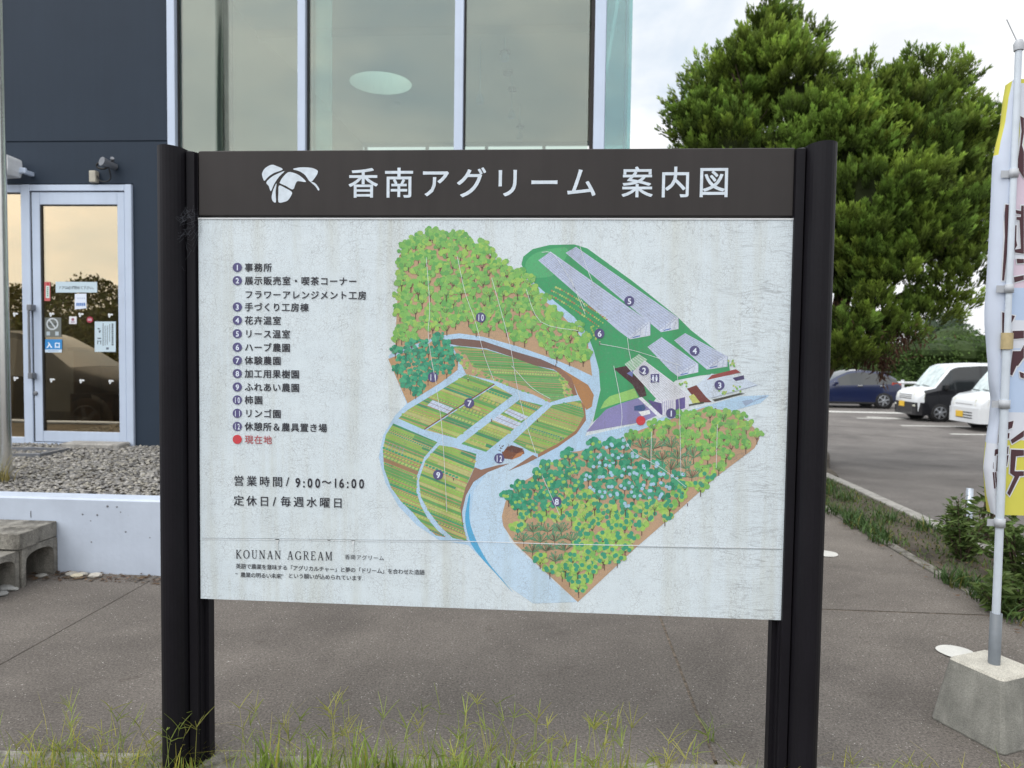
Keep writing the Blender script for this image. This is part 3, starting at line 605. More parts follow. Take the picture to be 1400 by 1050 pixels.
# number discs, legend, other printed words
class TXX:
    n = 0
    def part(s_, name='lettering'): s_.mb = MB(); s_.name = name; return s_
    def add(s_, *a, **k): s_.mb.add(*a, **k)
    def done(s_): s_.mb.build(s_.name, VIN, panel)
TX = TXX(); INK = lin(44,44,54,1.0); DISC = lin(84,80,124,1.2); WHT = lin(210,218,232,1.3); RED = lin(196,62,70,1.25)
l0 = LAY[0]+1e-4; l1 = l0+1e-4
def badge(x, y, n, r, bg=DISC):
    TX.part('number_disc' if n else 'marker_disc')
    TX.add([B(x+r*math.cos(t), y+r*math.sin(t), l0) for t in np.linspace(0, 2*math.pi, 20, endpoint=False)], [tuple(range(20))], 0, bg)
    if n: 
        w = r*.62 if len(n) == 1 else r*1.2
        if len(n) == 1: text(TX, n, B, x-r*.36, x+r*.36, y, r*1.6, .022, 0, WHT, l1)
        else: text(TX, n, B, x-r*.66, x+r*.62, y, r*1.72, .02, 0, WHT, l1, .60)
    TX.done()
for n, x, y in (('10',657.5,434),('11',592,515.5),('7',641.5,551),('9',599,649),('12',682.5,626.5),('8',761,685.5),('5',860.3,411.6),('4',949.5,479.5),('3',983.5,526.5),('6',819.5,456),('2',880.2,506.5),('1',917.3,565)): badge(x, y, n, 6.9)
badge(876, 575, '', 6.4, RED)
TX.part('toilet_symbol')
TX.add([B(x, y, l0) for x, y in ((889.5,511.5),(901,511),(901,522.5),(889.5,523))], [(0, 1, 2, 3)], 0, DISC)
for x in (892.8, 897.4):
    TX.add([B(x+1.1*math.cos(t), 514+1.1*math.sin(t), l1) for t in np.linspace(0, 6.28, 8, endpoint=False)], [tuple(range(8))], 0, WHT)
    TX.add([B(a, b, l1) for a, b in ((x-1.6,515.6),(x+1.6,515.4),(x+1.4,518.4),(x+.7,521.4),(x-.7,521.4),(x-1.4,518.4))], [tuple(range(6))], 0, WHT)
TX.done()
def put(*a): TX.part(); text(TX, *a); TX.done()
LEG = [('1','事務所',366),('2','展示販売室・喫茶コーナー',384),('','フラワーアレンジメント工房',403),('3','手づくり工房棟',420),('4','花卉温室',438.3),('5','リース温室',456.6),('6','ハーブ農園',475),('7','体験農園',493),('8','加工用果樹園',511),('9','ふれあい農園',529.3),('10','柿園',547),('11','リンゴ園',565.3),('12','休憩所＆農具置き場',583.2),('R','現在地',601)]
for n, s, y in LEG:
    red = n == 'R'; yy = y-.3
    if n: badge(324.7, y-.4, '' if red else n, 6.3, RED if red else DISC)
    w = {13: 167, 12: 154}.get(len(s), len(s)*12.55)
    put(s, B, 334.6, 334.6+w, yy, 12.3, .016 if not red else .01, 0, lin(190,96,100,1) if red else INK, l0)
put('営業時間', B, 319.5, 387, 657, 14.9, .009, 0, INK, l0); put('/', B, 391, 399, 658, 17, .008, 0, INK, l0)
put('9:00', B, 404, 438.5, 659.2, 17.5, .02, 0, INK, l0, .8); put('〜', B, 440, 453, 659, 13.5, .02, 0, INK, l0); put('16:00', B, 455.5, 498.5, 659.8, 17.5, .02, 0, INK, l0, .8)
put('定休日', B, 319.5, 369, 684, 14.9, .009, 0, INK, l0); put('/', B, 373, 381, 685, 17, .008, 0, INK, l0); put('毎週水曜日', B, 383.5, 469.5, 685.3, 15, .009, 0, INK, l0)
# the serifed roman line, drawn stroke by stroke: (x0,y0,x1,y1,width)
SER = {'K': (.72, [(.12,0,.12,1,.12),(.14,.45,.6,1,.05),(.25,.55,.64,0,.12),(0,0,.26,0,.05),(0,1,.26,1,.05),(.48,1,.7,1,.05),(.5,0,.74,0,.05)]),
       'U': (.74, [(.13,1,.13,.25,.12),(.6,1,.6,.25,.05),(0,1,.28,1,.05),(.48,1,.72,1,.05),(.13,.25,.2,.06,.11),(.2,.06,.38,0,.07),(.38,0,.54,.07,.06),(.54,.07,.6,.25,.05)]),
       'N': (.8, [(.1,0,.1,1,.05),(.1,1,.66,0,.13),(.66,0,.66,1,.05),(0,0,.22,0,.05),(0,1,.16,1,.05),(.54,1,.78,1,.05)]),
       'A': (.76, [(.08,0,.36,1,.05),(.38,1,.64,0,.13),(.19,.35,.52,.35,.05),(0,0,.2,0,.05),(.5,0,.76,0,.05)]),
       'R': (.74, [(.12,0,.12,1,.12),(.12,1,.42,1,.05),(.42,1,.55,.88,.08),(.55,.88,.55,.66,.12),(.55,.66,.42,.52,.08),(.42,.52,.12,.52,.05),(.36,.5,.62,0,.12),(0,0,.26,0,.05),(0,1,.14,1,.05),(.58,0,.74,0,.05)]),
       'E': (.64, [(.12,0,.12,1,.12),(0,1,.55,1,.05),(.12,.52,.42,.52,.05),(0,0,.58,0,.05),(.55,1,.55,.8,.05),(.42,.62,.42,.42,.05),(.58,0,.6,.22,.05)]),
       'M': (.92, [(.1,0,.1,1,.05),(.12,1,.42,.08,.12),(.42,.08,.72,1,.05),(.76,1,.76,0,.13),(0,0,.22,0,.05),(0,1,.16,1,.05),(.64,0,.9,0,.05),(.74,1,.9,1,.05)])}
def arcs(x0, y0, rx, ry, a0, a1, n, wf): 
    t = np.linspace(a0, a1, n+1); return [(x0+rx*math.cos(a), y0+ry*math.sin(a), x0+rx*math.cos(b), y0+ry*math.sin(b), wf((a+b)/2)) for a, b in zip(t, t[1:])]
SER['O'] = (.84, arcs(.4, .5, .36, .5, 0, 2*math.pi, 20, lambda a: .05+.08*abs(math.cos(a))))
SER['G'] = (.84, arcs(.42, .5, .37, .5, .75, 2*math.pi-.62, 16, lambda a: .05+.08*abs(math.cos(a)))+[(.7,.0,.7,.4,.11),(.55,.4,.84,.4,.05),(.7,.72,.7,.95,.05)])
x = 323.0; TX.part()
for ch in 'KOUNAN AGREAM':
    if ch == ' ': x += 6.2; continue
    adv, st = SER[ch]; hh = 11.2; yb = 763.0+(x-323)*.0215
    for (ax, ay, bx, by, w) in st:
        d = math.hypot(bx-ax, by-ay)+1e-9; w = max(w, .065); ux, uy = -(by-ay)/d*w/2, (bx-ax)/d*w/2
        TX.add([B(x+hh*.9*(p+sx*ux), yb-hh*(q+sx*uy), l0) for p, q, sx in ((ax,ay,1),(bx,by,1),(bx,by,-1),(ax,ay,-1))], [(0, 1, 2, 3)], 0, INK)
    x += adv*hh*.9+2.85
TX.done()
put('香南アグリーム', B, 471.5, 525.5, 761.2, 7.4, .0, 0, INK, l0)
put('英語で農業を意味する「アグリカルチャー」と夢の「ドリーム」を合わせた造語', B, 322.5, 581, 773.6, 7.4, .008, 0, INK, l0)
put('“農業の明るい未来”', B, 322, 392, 785.3, 7.4, .008, 0, INK, l0); put('という願いが込められています.', B, 394, 497, 786.8, 7.4, .008, 0, INK, l0)
# creases and scratches that run over the print
l2 = l1+2e-4; SCW = lin(226,232,236,1.1)
def scratch(pts, w, c=SCW, nm='scratch'):
    SC = MB()
    pts = smoothpoly(pts, 4, False)
    for i in range(len(pts)-1):
        (x1, y1), (x2, y2) = pts[i], pts[i+1]; d = math.hypot(x2-x1, y2-y1)+1e-9; ux, uy = -(y2-y1)/d*w/2, (x2-x1)/d*w/2
        SC.add([B(x1+ux, y1+uy, l2), B(x2+ux, y2+uy, l2), B(x2-ux, y2-uy, l2), B(x1-ux, y1-uy, l2)], [(0, 1, 2, 3)], 0, c)
    SC.build(nm, VIN, panel)
scratch([(276,736.6),(420,738),(520,739.5),(640,740),(760,743.5),(900,746),(1069,749.5)], 1.0)
scratch([(276,735.4),(420,736.8),(520,738.2),(640,738.8)], .5, lin(120,126,130,1)); scratch([(866,747.5),(970,749.2),(1069,751)], .5, lin(120,126,130,1))
for x, y, h in ((379.5,737,15),(483,738,17),(425,738,4),(450,738,3)): SC = MB(); SC.add([B(a, b, l2) for a, b in ((x-2.6,y),(x+2.6,y),(x+.7,y+h*.4),(x+.6,y+h),(x-.6,y+h),(x-.8,y+h*.4))], [tuple(range(6))], 0, SCW); SC.build('glue_run', VIN, panel)
for pts in ([(583,352),(588,420),(586,455),(590,490),(597,525)], [(596,530),(604,580),(609,650),(612,700)], [(625,350),(636,400),(650,440),(662,485),(676,520)], [(672,380),(690,440),(700,480),(708,530),(720,580),(733,620)], [(700,500),(728,530),(752,545)], [(742,650),(757,684),(765,704)], [(790,330),(800,360),(812,390)], [(740,345),(760,352),(800,420)], [(852,595),(866,618),(905,640),(938,666)], [(926,500),(928,560),(930,650)], [(890,590),(889,640)], [(980,580),(979,640)], [(780,380),(800,430)], [(858,462),(866,500),(905,528)], [(720,395),(740,440),(790,452)], [(820,470),(870,480),(930,500)], [(840,500),(850,560),(848,590)]):
    scratch([(x+random.uniform(-1, 1), y) for x, y in pts], .6)
# cobweb in the corner of the left post
mb = MB(); q0 = B(266, 300)
for k in range(70):
    a = np.array([q0[0]+random.uniform(-.045, .012), BY-.02-random.uniform(0, .02), q0[2]-abs(random.gauss(0, .06))+.03]); b = a + np.array([random.uniform(-.03, .03), random.uniform(-.012, .006), random.uniform(-.035, .035)])
    mb.tube([a, (a+b)/2+np.array([0, 0, -.004]), b], .00028, 3)
for k in range(7): mb.tube([B(252+k*2, 304+k*6, .03), B(262+k, 298+k*8, .02), B(276, 296+k*3, .004)], .0004, 3)
o = mb.build('cobweb', M['web'], None, tuple(q0)); tag(o, 'grey dusty cobweb hanging in the corner between left post and header of the map board', 'cobweb')

# ------------------------------------------------------------------ ground, path, road
def ss(a, b, x): t = min(1, max(0, (x-a)/(b-a))); return t*t*(3-2*t)
def hp(y): return -.44*ss(8.5, 20, y)
def hr(y): return -.09 - .43*ss(6.5, 19, y)
def sheet(name, xs, ys, zf, m, k='structure'):
    mb = MB(); vs = [(x, (2.548+.055*x if y == 2.66 else y), zf(x, y)) for y in ys for x in xs]; n = len(xs)
    mb.add(vs, [(j*n+i, j*n+i+1, (j+1)*n+i+1, (j+1)*n+i) for j in range(len(ys)-1) for i in range(n-1)], sm=True)
    return kind(mb.build(name, m), k)
YS = [-400,-150,-60,-30,-12,-4,0,2,2.62]+[3+.5*i for i in range(36)]+[22,26,32,40,60,120,400]
sheet('ground', [-400,-150,-60,-30,-12,-8,-4,0,2.6,3.36,3.42,5,8,12,20,35,60,150,400], YS, lambda x, y: (hp(y) if x < 3.4 else hr(y))-.035, M['ground'])
ye = lambda x: 2.548+.055*x
def skew(z): return lambda x, y: z(x, y)
kind((lambda mb: (mb.box((.592, 2.62, -.03), (.6095, 15, -.0028)), mb.box((.609, 4.258, -.03), (2.62, 4.278, -.0028)), mb.box((-2.606, 2.5, -.03), (-2.594, 4.45, -.0028)), mb.build('path_joint', M['jointfill']))[-1])(MB()), 'structure')
sheet('path_side', [-9,-7,-5,-3.5,-2.603], [2.66]+[3+.5*i for i in range(34)], lambda x, y: hp(y), M['path'])
sheet('path', [-2.597,-1,.594], [2.66]+[3+.5*i for i in range(34)], lambda x, y: hp(y), M['path'])
sheet('path_bay', [.608,1.2,2,2.62], [2.66,3,3.5,4,4.262], lambda x, y: hp(y)-.001, M['path'])
sheet('path_far', [.608,1.2,2,2.62], [4.274]+[4.5+.5*i for i in range(32)], lambda x, y: hp(y), M['path'])
mb = MB()
vs = [(x, y, z) for y in [-40,-10,0,3,5,6,7,8,9,10,11,12,13,14,15,16,17,18,19,20,22,26,34] for x, z in ((3.45, hr(y)), (6, hr(y)), (12, hr(y)), (30, hr(y)), (70, hr(y)))]
mb.add(vs, [(j*5+i, j*5+i+1, j*5+i+6, j*5+i+5) for j in range(22) for i in range(4)], sm=True); kind(mb.build('road', M['road']), 'structure')
# edge strips
def strip(name, m, path, w, top, depth, seg=.6, gap=.004):
    mb = MB(); x0, = (path[0],)
    y = path[1]
    while y < path[2]:
        y1 = y+seg-gap; a, b = top(y), top(y1); j = random.uniform(-.006, .006)
        r = lambda yy, zz: [(x0, yy, zz-depth), (x0, yy, zz-.008), (x0+.008, yy, zz), (x0+w-.008, yy, zz), (x0+w, yy, zz-.008), (x0+w, yy, zz-depth)]
        mb.loft([r(y, a+j), r(y1, b+j)]); y += seg
    return kind(mb.build(name, m), 'structure')
strip('kerb', M['kerb'], (3.315, -3, 15.6), .125, lambda y: hp(y)+.03, .25)
strip('path_edging', M['oldconc'], (2.628, 2.3, 15.6), .075, lambda y: hp(y)+.012, .2, .9)
mb = MB(); mb.loft([[(x, ye(x)-.09, -.2), (x, ye(x)-.09, -.022), (x, ye(x)-.08, -.008), (x, ye(x)-.0005, .0018), (x, ye(x)-.0005, -.2)] for x in (-7, 2.62)]); kind(mb.build('front_edging', M['oldconc']), 'structure')
vs = [(x, y, hp(y)+.004+.02*math.sin(x*9+y*3)*math.sin(y*5.3)) for y in np.arange(-3, 15.6, .3) for x in (2.7, 2.85, 3.0, 3.15, 3.32)]
n = len(vs)//5; mb = MB(); mb.add(vs, [(j*5+i, j*5+i+1, j*5+i+6, j*5+i+5) for j in range(n-1) for i in range(4)], sm=True); kind(mb.build('verge_soil', M['ground']), 'structure')
# planting bed the juniper grows in
bed = smoothpoly([(3.44,9.2),(3.75,10.2),(4.2,11.2),(4.55,12.4),(4.5,13.6),(3.9,14.4),(3.44,14.6)], 4)
mb = MB(); mb.loft([[(x, y, hr(y)-.1) for x, y in bed], [(x, y, hp(y)+.02) for x, y in bed]], caps=False); mb.poly([(x, y, hp(y)+.02) for x, y in bed]); kind(mb.build('planting_bed', M['ground']), 'structure')
# paint: parking lines on the road, dots on the path
mb = MB()
def lot(px, py): return atz(px, py, -.5)
def pline(a, b, w):
    a, b = np.array(a[:2]), np.array(b[:2]); d = (b-a)/np.linalg.norm(b-a); nrm = np.array([-d[1], d[0]])*w/2; n_ = 12
    for i in range(n_):
        p, q = a+(b-a)*i/n_, a+(b-a)*(i+1)/n_
        mb.add([(*(p+nrm), hr((p+nrm)[1])+.005), (*(q+nrm), hr((q+nrm)[1])+.005), (*(q-nrm), hr((q-nrm)[1])+.005), (*(p-nrm), hr((p-nrm)[1])+.005)], [(0, 1, 2, 3)])
for px, py, ln in ((1232, 581, 6), (1300, 592.5, 6), (1172, 571, 6)):
    a = lot(px, py); pline(a, (a[0]+ln, a[1]+.15), .18)
a = lot(1128, 562); pline((a[0]-3, a[1]+.2), (a[0]+6, a[1]-.2), .55)
a = lot(1185, 569.5); pline(a, (a[0]+2.6, a[1]-.9), .3)
kind(mb.build('road_marking', M['paint']), 'structure')
def dot(px, py, nm):
    c = atz(px, py, 0); mb = MB(); pts = [(c[0]+.088*math.cos(t)*(1+.04*math.sin(3*t)), c[1]+.088*math.sin(t), .005) for t in np.linspace(0, 2*math.pi, 28, endpoint=False)]
    mb.poly(pts); kind(mb.build(nm, M['paint']), 'structure')
dot(1129, 757.5, 'path_marking'); dot(1307, 892.5, 'path_marking')

# ------------------------------------------------------------------ retaining wall and gravel terrace
WY, TZ = 4.45, .5
mb = MB()
mb.loft([[(x, WY, -.2), (x, WY, TZ-.012), (x, WY+.012, TZ), (x, WY+.148, TZ), (x, WY+.16, TZ-.012), (x, WY+.16, -.2)] for x in (-9, .75)])
for px, py, r in ((113,703,.006),(133,704,.007),(172,727,.006),(125,741,.005),(147,692,.008),(160,693,.006),(165,700,.004),(124,712,.004),(205,735,.004)):
    q = aty(px, py, WY); mb.lathe([(r, WY+.001), (r, WY-.0015), (r*.5, WY-.0016)], (q[0], 0, q[2]), 'y', 9, m=1)
q = aty(42.3, 703, WY); mb.box((q[0]-.003, WY-.0015, q[2]-.022), (q[0]+.003, WY+.001, q[2]+.022), m=1)
o = mb.build('retaining_wall', [M['wallpaint'], M['grey']]); tag(o, 'low pale blue painted concrete wall holding up the gravel terrace', 'wall')
sheet('gravel_bed', [-9, -6, -4, -2, .75], [WY+.155, 5.5, 6.3, 6.81], lambda x, y: TZ-.035+.04*(y-4.45)/2.3, M['ground'])
def stones(n, xr, yr, zf, smin, smax, cols):
    """n flattened, jittered octahedra as one array"""
    oc = np.array([(1,0,0),(.6,.8,0),(-.5,.85,0),(-1,0,0),(-.55,-.8,0),(.5,-.85,0),(0,0,1),(0,0,-1)], float)
    fc = np.array([(0,1,6),(1,2,6),(2,3,6),(3,4,6),(4,5,6),(5,0,6),(1,0,7),(2,1,7),(3,2,7),(4,3,7),(5,4,7),(0,5,7)])
    s = rng.uniform(smin, smax, n); V = oc[None]*rng.uniform(.7, 1.2, (n, 8, 3))*s[:, None, None]*np.stack([np.ones(n), rng.uniform(.6, .95, n), rng.uniform(.35, .6, n)], -1)[:, None]
    a = rng.uniform(0, 6.28, n); tl = rng.normal(0, .35, n); ca, sa, ct, st = np.cos(a), np.sin(a), np.cos(tl), np.sin(tl)
    x, y, z = V[..., 0], V[..., 1], V[..., 2]; y, z = y*ct[:, None]-z*st[:, None], y*st[:, None]+z*ct[:, None]
    X = x*ca[:, None]-y*sa[:, None]; Y = x*sa[:, None]+y*ca[:, None]
    px, py = rng.uniform(*xr, n), rng.uniform(*yr, n); P = np.stack([X+px[:, None], Y+py[:, None], z+zf(px, py)[:, None]], -1).reshape(-1, 3)
    F = (fc[None]+8*np.arange(n)[:, None, None]).reshape(-1, 3); c = cols[rng.integers(0, len(cols), n)]*rng.uniform(.7, 1.25, (n, 1)); c = np.concatenate([np.clip(c, 0, 1), np.ones((n, 1))], 1)
    return P, F, np.repeat(c, 12, 0)
GC = np.array([(.30,.285,.26),(.36,.34,.31),(.22,.21,.2),(.27,.26,.25),(.42,.40,.37),(.31,.29,.25),(.18,.175,.17),(.37,.345,.29)])
gz = lambda x, y: TZ-.026+.04*(y-4.45)/2.3+rng.uniform(-.006, .012, len(x))
p1 = stones(17000, (-5.8, -2.0), (WY+.16, 6.79), gz, .011, .024, GC); p2 = stones(3500, (-2.0, .75), (WY+.16, 6.79), gz, .016, .03, GC)
kind(bulk('gravel', np.concatenate([p1[0], p2[0]]), np.concatenate([p1[1], p2[1]+len(p1[0])]), np.concatenate([p1[2], p2[2]]), M['stone']), 'stuff')
# leaf litter and pebbles at the wall foot
def flakes(n, xr, yr, zf, s0, s1):
    V = []; F = []; cs = []
    for i in range(n):
        x, y = random.uniform(*xr), random.uniform(*yr); a = random.uniform(0, 6.3); s = random.uniform(s0, s1); w = s*random.uniform(.25, .5); z = zf(x, y)+random.uniform(.002, .012)
        d = (math.cos(a), math.sin(a)); q = (-d[1], d[0]); k = len(V); t = random.uniform(-.4, .4)
        V += [(x-d[0]*s, y-d[1]*s, z), (x+q[0]*w, y+q[1]*w, z+abs(t)*w+.002), (x+d[0]*s, y+d[1]*s, z+s*.3*random.random()), (x-q[0]*w, y-q[1]*w, z+.001)]
        F.append((k, k+1, k+2, k+3)); g = random.uniform(.5, 1.5); cs.append((g, g*random.uniform(.85, 1), g*random.uniform(.7, 1), 1))
    return np.array(V), np.array(F), np.array(cs)
f1 = flakes(700, (-4.4, -1.5), (WY-.17, WY-.005), lambda x, y: 0, .008, .024); f2 = flakes(900, (2.5, 3.3), (2.7, 9), lambda x, y: hp(y)+.012, .008, .022)
kind(bulk('leaf_litter', np.concatenate([f1[0], f2[0]]), np.concatenate([f1[1], f2[1]+len(f1[0])]), np.concatenate([f1[2], f2[2]]), M['litter']), 'stuff')
def rock(name, c, r, col, label, group=None):
    bm = MB(); rr = random.Random(int(c[0]*1000)); prof = []
    rings = []
    for k, (h, s) in enumerate(((-.45,.55),(-.2,.92),(.1,1),(.38,.78),(.55,.4))):
        rings.append([(c[0]+r*s*math.cos(t)*rr.uniform(.85, 1.15)*1.25, c[1]+r*s*math.sin(t)*rr.uniform(.85, 1.15), c[2]+r*(h+.4)*.8*rr.uniform(.95, 1.05)) for t in np.linspace(0, 6.28, 9, endpoint=False)])
    bm.loft(rings, c=col); o = bm.build(name, M['stone']); return tag(o, label, 'stone', group)
for px, py, r, col, lb in ((98,787,.035,(.38,.36,.32,1),'large grey brown pebble at the wall foot just right of the gutter block'),(105,789,.03,(.62,.56,.42,1),'cream flat pebble leaning at the foot of the wall'),
                           (113,786.5,.026,(.5,.47,.41,1),'small buff pebble against the wall between the cream stone and the light double one'),(130,789,.036,(.55,.52,.46,1),'biggest pale stone at the wall foot, farthest right of the loose stones'),
                           (57,789,.03,(.33,.32,.29,1),'grey pebble in the mouth of the upper gutter block'),(8,807,.042,(.36,.36,.35,1),'rounded dark grey stone in front of the lower gutter block'),
                           (18,807,.026,(.4,.4,.38,1),'small grey stone right beside the rounded stone by the lower block'),(3,814,.032,(.3,.3,.29,1),'grey stone nearest the left edge on the asphalt before the lower block')):
    rock('stone', atz(px, py, 0), r, col, lb)

# ------------------------------------------------------------------ precast steps (gutter blocks upside down)
def gutter(name, x1, y0, y1, z, L_, label):
    w, t = y1-y0, .032
    out = [(y0, -.02), (y0, z-.012), (y0+.012, z), (y1-.012, z), (y1, z-.012), (y1, -.02)]
    arch = [(y1-t, -.02)] + [(y0+w/2+(w/2-t)*math.cos(a)**1*1.0*(1 if abs(math.cos(a)) > .0 else 1), z*.55+(z*.45-t*1.15)*math.sin(a)**.6 if math.sin(a) > 0 else z*.55) for a in np.linspace(0, math.pi, 11)] + [(y0+t, -.02)]
    prof = out+arch; mb = MB()
    n = len(prof); A = [(x1, y, zz) for y, zz in prof]; Bk = [(x1-L_, y, zz) for y, zz in prof]
    mb.loft([Bk, A], caps=False); mb.poly(A); mb.poly(Bk)
    o = mb.build(name, M['oldconc'], None, (x1-L_/2, (y0+y1)/2, 0)); return tag(o, label, 'concrete block')
gutter('gutter_block', -3.30, 4.135, 4.445, .243, .95, 'upturned concrete gutter block set against the wall, carrying the two slabs')
gutter('gutter_block', -3.31, 3.83, 4.125, .236, .95, 'upturned concrete gutter block in front, the lower step with a bare top')
def slab(lo, hi, label):
    mb = MB(); mb.box(lo, hi, bev=.004); o = mb.build('concrete_slab', M['oldconc'], None, ((lo[0]+hi[0])/2, (lo[1]+hi[1])/2, lo[2])); tag(o, label, 'slab')
slab((-4.2, 4.10, .246), (-3.285, 4.262, .346), 'thick grey concrete slab forming the front half of the upper step')
slab((-4.2, 4.27, .246), (-3.30, 4.445, .346), 'concrete slab at the back of the upper step, touching the wall')

# ------------------------------------------------------------------ the shop building
FY = 6.8
bld = thing('shop_building', 'modern navy clad building with aluminium door and tall glazed hall behind the board', 'building', (-2.5, FY, TZ))
def part(name, m, fn, parent=bld):
    mb = MB(); fn(mb); return mb.build(name, m, parent)
ZT = 6.2
X_D0, X_D1 = -5.355, -4.214       # door opening
def cladding(mb):
    x0, x1, zs = -9.5, -3.862, 3.525
    o_ = [(X_D1+.002, TZ-.1), (x1, TZ-.1), (x1, 3.515), (-9.5, 3.515), (-9.5, 3.112), (X_D1+.002, 3.112)]
    mb.loft([[(a, FY, b) for a, b in o_], [(a, FY+.12, b) for a, b in o_]], caps=False); mb.poly([(a, FY, b) for a, b in o_])
    mb.box((-9.5, FY, 3.53), (x1, FY+.12, ZT)); mb.box((-9.5, FY+.01, 3.4), (x1, FY+.11, 3.6))
    mb.box((-9.5, FY, TZ-.1), (-6.8, FY+.12, 3.108))
part('wall_cladding', M['navy'], cladding)
def shell(mb):   # roof, rear and inner walls
    mb.box((-9.6, FY+.2, ZT), (-3.87, 13.9, ZT+.15))
    mb.box((-9.5, FY+.121, TZ-.1), (-9.4, 7.1, ZT)); mb.box((-9.5, 7.1, TZ-.1), (-9.4, 10.2, .9)); mb.box((-9.5, 7.1, 3.3), (-9.4, 13.8, ZT)); mb.box((-9.5, 10.2, TZ-.1), (-9.4, 13.8, 3.3)); mb.box((-9.4, 10.2, TZ), (-3.9, 10.3, 3.3)); mb.box((-3.95, FY+.13, TZ), (-3.87, 13.8, 5.497))  # opening in the unseen left wall added to let daylight into the room
    mb.box((-9.4, 13.75, TZ), (-3.96, 13.85, 5.5)); mb.box((-3.86, 13.77, TZ), (.62, 13.85, 1.1))  # hall rear wall shaped low and open so daylight brightens the ceiling
part('inner_wall', M['intwall'], shell)
part('hall_floor', M['intwall'], lambda mb: mb.box((-3.86, FY+.13, TZ-.06), (.6, 13.7, TZ+.02)))
part('floor', M['intdark'], lambda mb: mb.box((-9.4, FY+.13, TZ-.06), (-3.96, 13.7, TZ+.02)))
def low_ceiling(mb): mb.box((-9.4, FY+.13, 3.3), (-3.96, 10.2, 3.36))
part('low_ceiling', M['intwall'], low_ceiling)
def ceiling(mb):  # hall ceiling with a round opening for the rooflight
    c = (-2.73, 10.66); r = .46; z = 5.5; x0, x1, y0, y1 = -3.945, .58, FY+.09, 13.75; n = 40
    cir = [(c[0]+r*math.cos(t), c[1]+r*math.sin(t)) for t in np.linspace(0, 2*math.pi, n, endpoint=False)]
    out = [(x0, y0), (x1, y0), (x1, y1), (x0, y1)]; allp = [(*p, z) for p in out+cir]
    tr = tessellate_polygon([[Vector(p) for p in allp[:4]], [Vector(p) for p in allp[4:][::-1]]])
    idx = list(range(4))+list(range(4+n-1, 3, -1)); mb.add(allp, [tuple(idx[i] for i in t) for t in tr])
    for i in range(n):
        j = (i+1) % n; mb.add([(*cir[i], z), (*cir[j], z), (*cir[j], 5.85), (*cir[i], 5.85)], [(3, 2, 1, 0)])
part('hall_ceiling', M['ceil'], ceiling)
part('rooflight', M['opal'], lambda mb: mb.lathe([(.50, 5.86), (.48, 5.93), (.34, 6.02), (.1, 6.06)], (-2.73, 10.66, 0), 'z', 32))
c = atz(542, 141, 5.5); part('downlight', M['white'], lambda mb: mb.lathe([(.06, 5.49), (.055, 5.478), (.03, 5.474)], (c[0], c[1], 0), 'z', 20))
for px, py in ((694, 98), (700, 120), (690, 70), (711, 172)):
    c = atz(px, py, 5.5); part('ceiling_fitting', M['grey'], lambda mb: mb.lathe([(.07, 5.495), (.07, 5.46), (.05, 5.45)], (c[0], c[1], 0), 'z', 16))
for px, py, Y, dz in ((657, 60, 9.2, .75), (700, 120, 10.4, .55), (711, 150, 11.6, .5), (690, 60, 9.0, .3)):
    q = aty(px, py, Y); z0 = 5.5-dz
    def pend(mb): mb.tube([(q[0], Y, 5.497), (q[0], Y, z0)], .008, 6); mb.lathe([(.02, z0+.06), (.05, z0), (.055, z0-.06), (.03, z0-.065)], (q[0], Y, 0), 'z', 14)
    part('pendant_lamp', M['alu'], pend)
part('ceiling_beam', M['ceil'], lambda mb: mb.box((-3.85, 8.85, 5.40), (.57, 8.95, 5.499)))
def clere(mb):
    for x in (-3.8, -2.6, -1.45, -.35, .58): mb.box((x-.03, 13.7, 1.1), (x+.03, 13.76, 5.5))
    mb.box((-3.86, 13.69, 4.56), (.62, 13.755, 4.64)); mb.box((-3.86, 13.66, 5.44), (.62, 13.74, 5.499))
part('clerestory_frame', M['alu'], clere)
part('inner_column', M['black'], lambda mb: mb.box((-3.42, 7.05, TZ), (-3.34, 7.12, 5.49)))
# curtain wall: mullions and panes
MX = [(-3.831, -3.752), (-2.539, -2.462), (-1.027, -.943), (.285, .388)]
for a, b in MX: part('mullion', M['alu'], lambda mb: mb.box((a, FY-.05, TZ-.1), (b, FY+.085, ZT), bev=.004))
part('corner_post', M['header'], lambda mb: mb.box((.252, FY+.0, TZ), (.283, FY+.075, 5.49)))
part('wall_joint', M['black'], lambda mb: mb.box((-3.858, FY+.01, TZ-.1), (-3.834, FY+.08, ZT)))
for (a, b), (c_, d) in zip(MX[:-1], MX[1:]):
    part('window_pane', M['cglass'], lambda mb: mb.box((b+.002, FY+.02, TZ), (c_-(.05 if c_ > .2 else .002), FY+.032, 6.19)))
    part('pane_gasket', M['black'], lambda mb: mb.box((b+.0005, FY+.0, TZ), (b+.016, FY+.018, 6.19)))
part('return_pane', M['fin'], lambda mb: mb.box((-2.44, FY+.1, TZ), (-2.25, FY+.112, 5.49)))
part('glass_fin', M['fin'], lambda mb: (mb.box((.392, FY-.02, TZ-.1), (.63, FY-.004, ZT)), mb.box((.392, FY+.05, TZ-.1), (.63, FY+.066, ZT)), mb.box((.612, FY-.003, TZ-.1), (.628, FY+.049, ZT))))
part('fin_edge', M['alu'], lambda mb: (mb.box((.575, FY-.001, TZ-.1), (.584, FY+.047, ZT)), mb.box((.389, FY+.005, TZ-.1), (.398, FY+.045, ZT))))
part('side_pane', M['cglass'], lambda mb: mb.box((.60, FY+.09, TZ), (.612, 13.7, 6.19)))
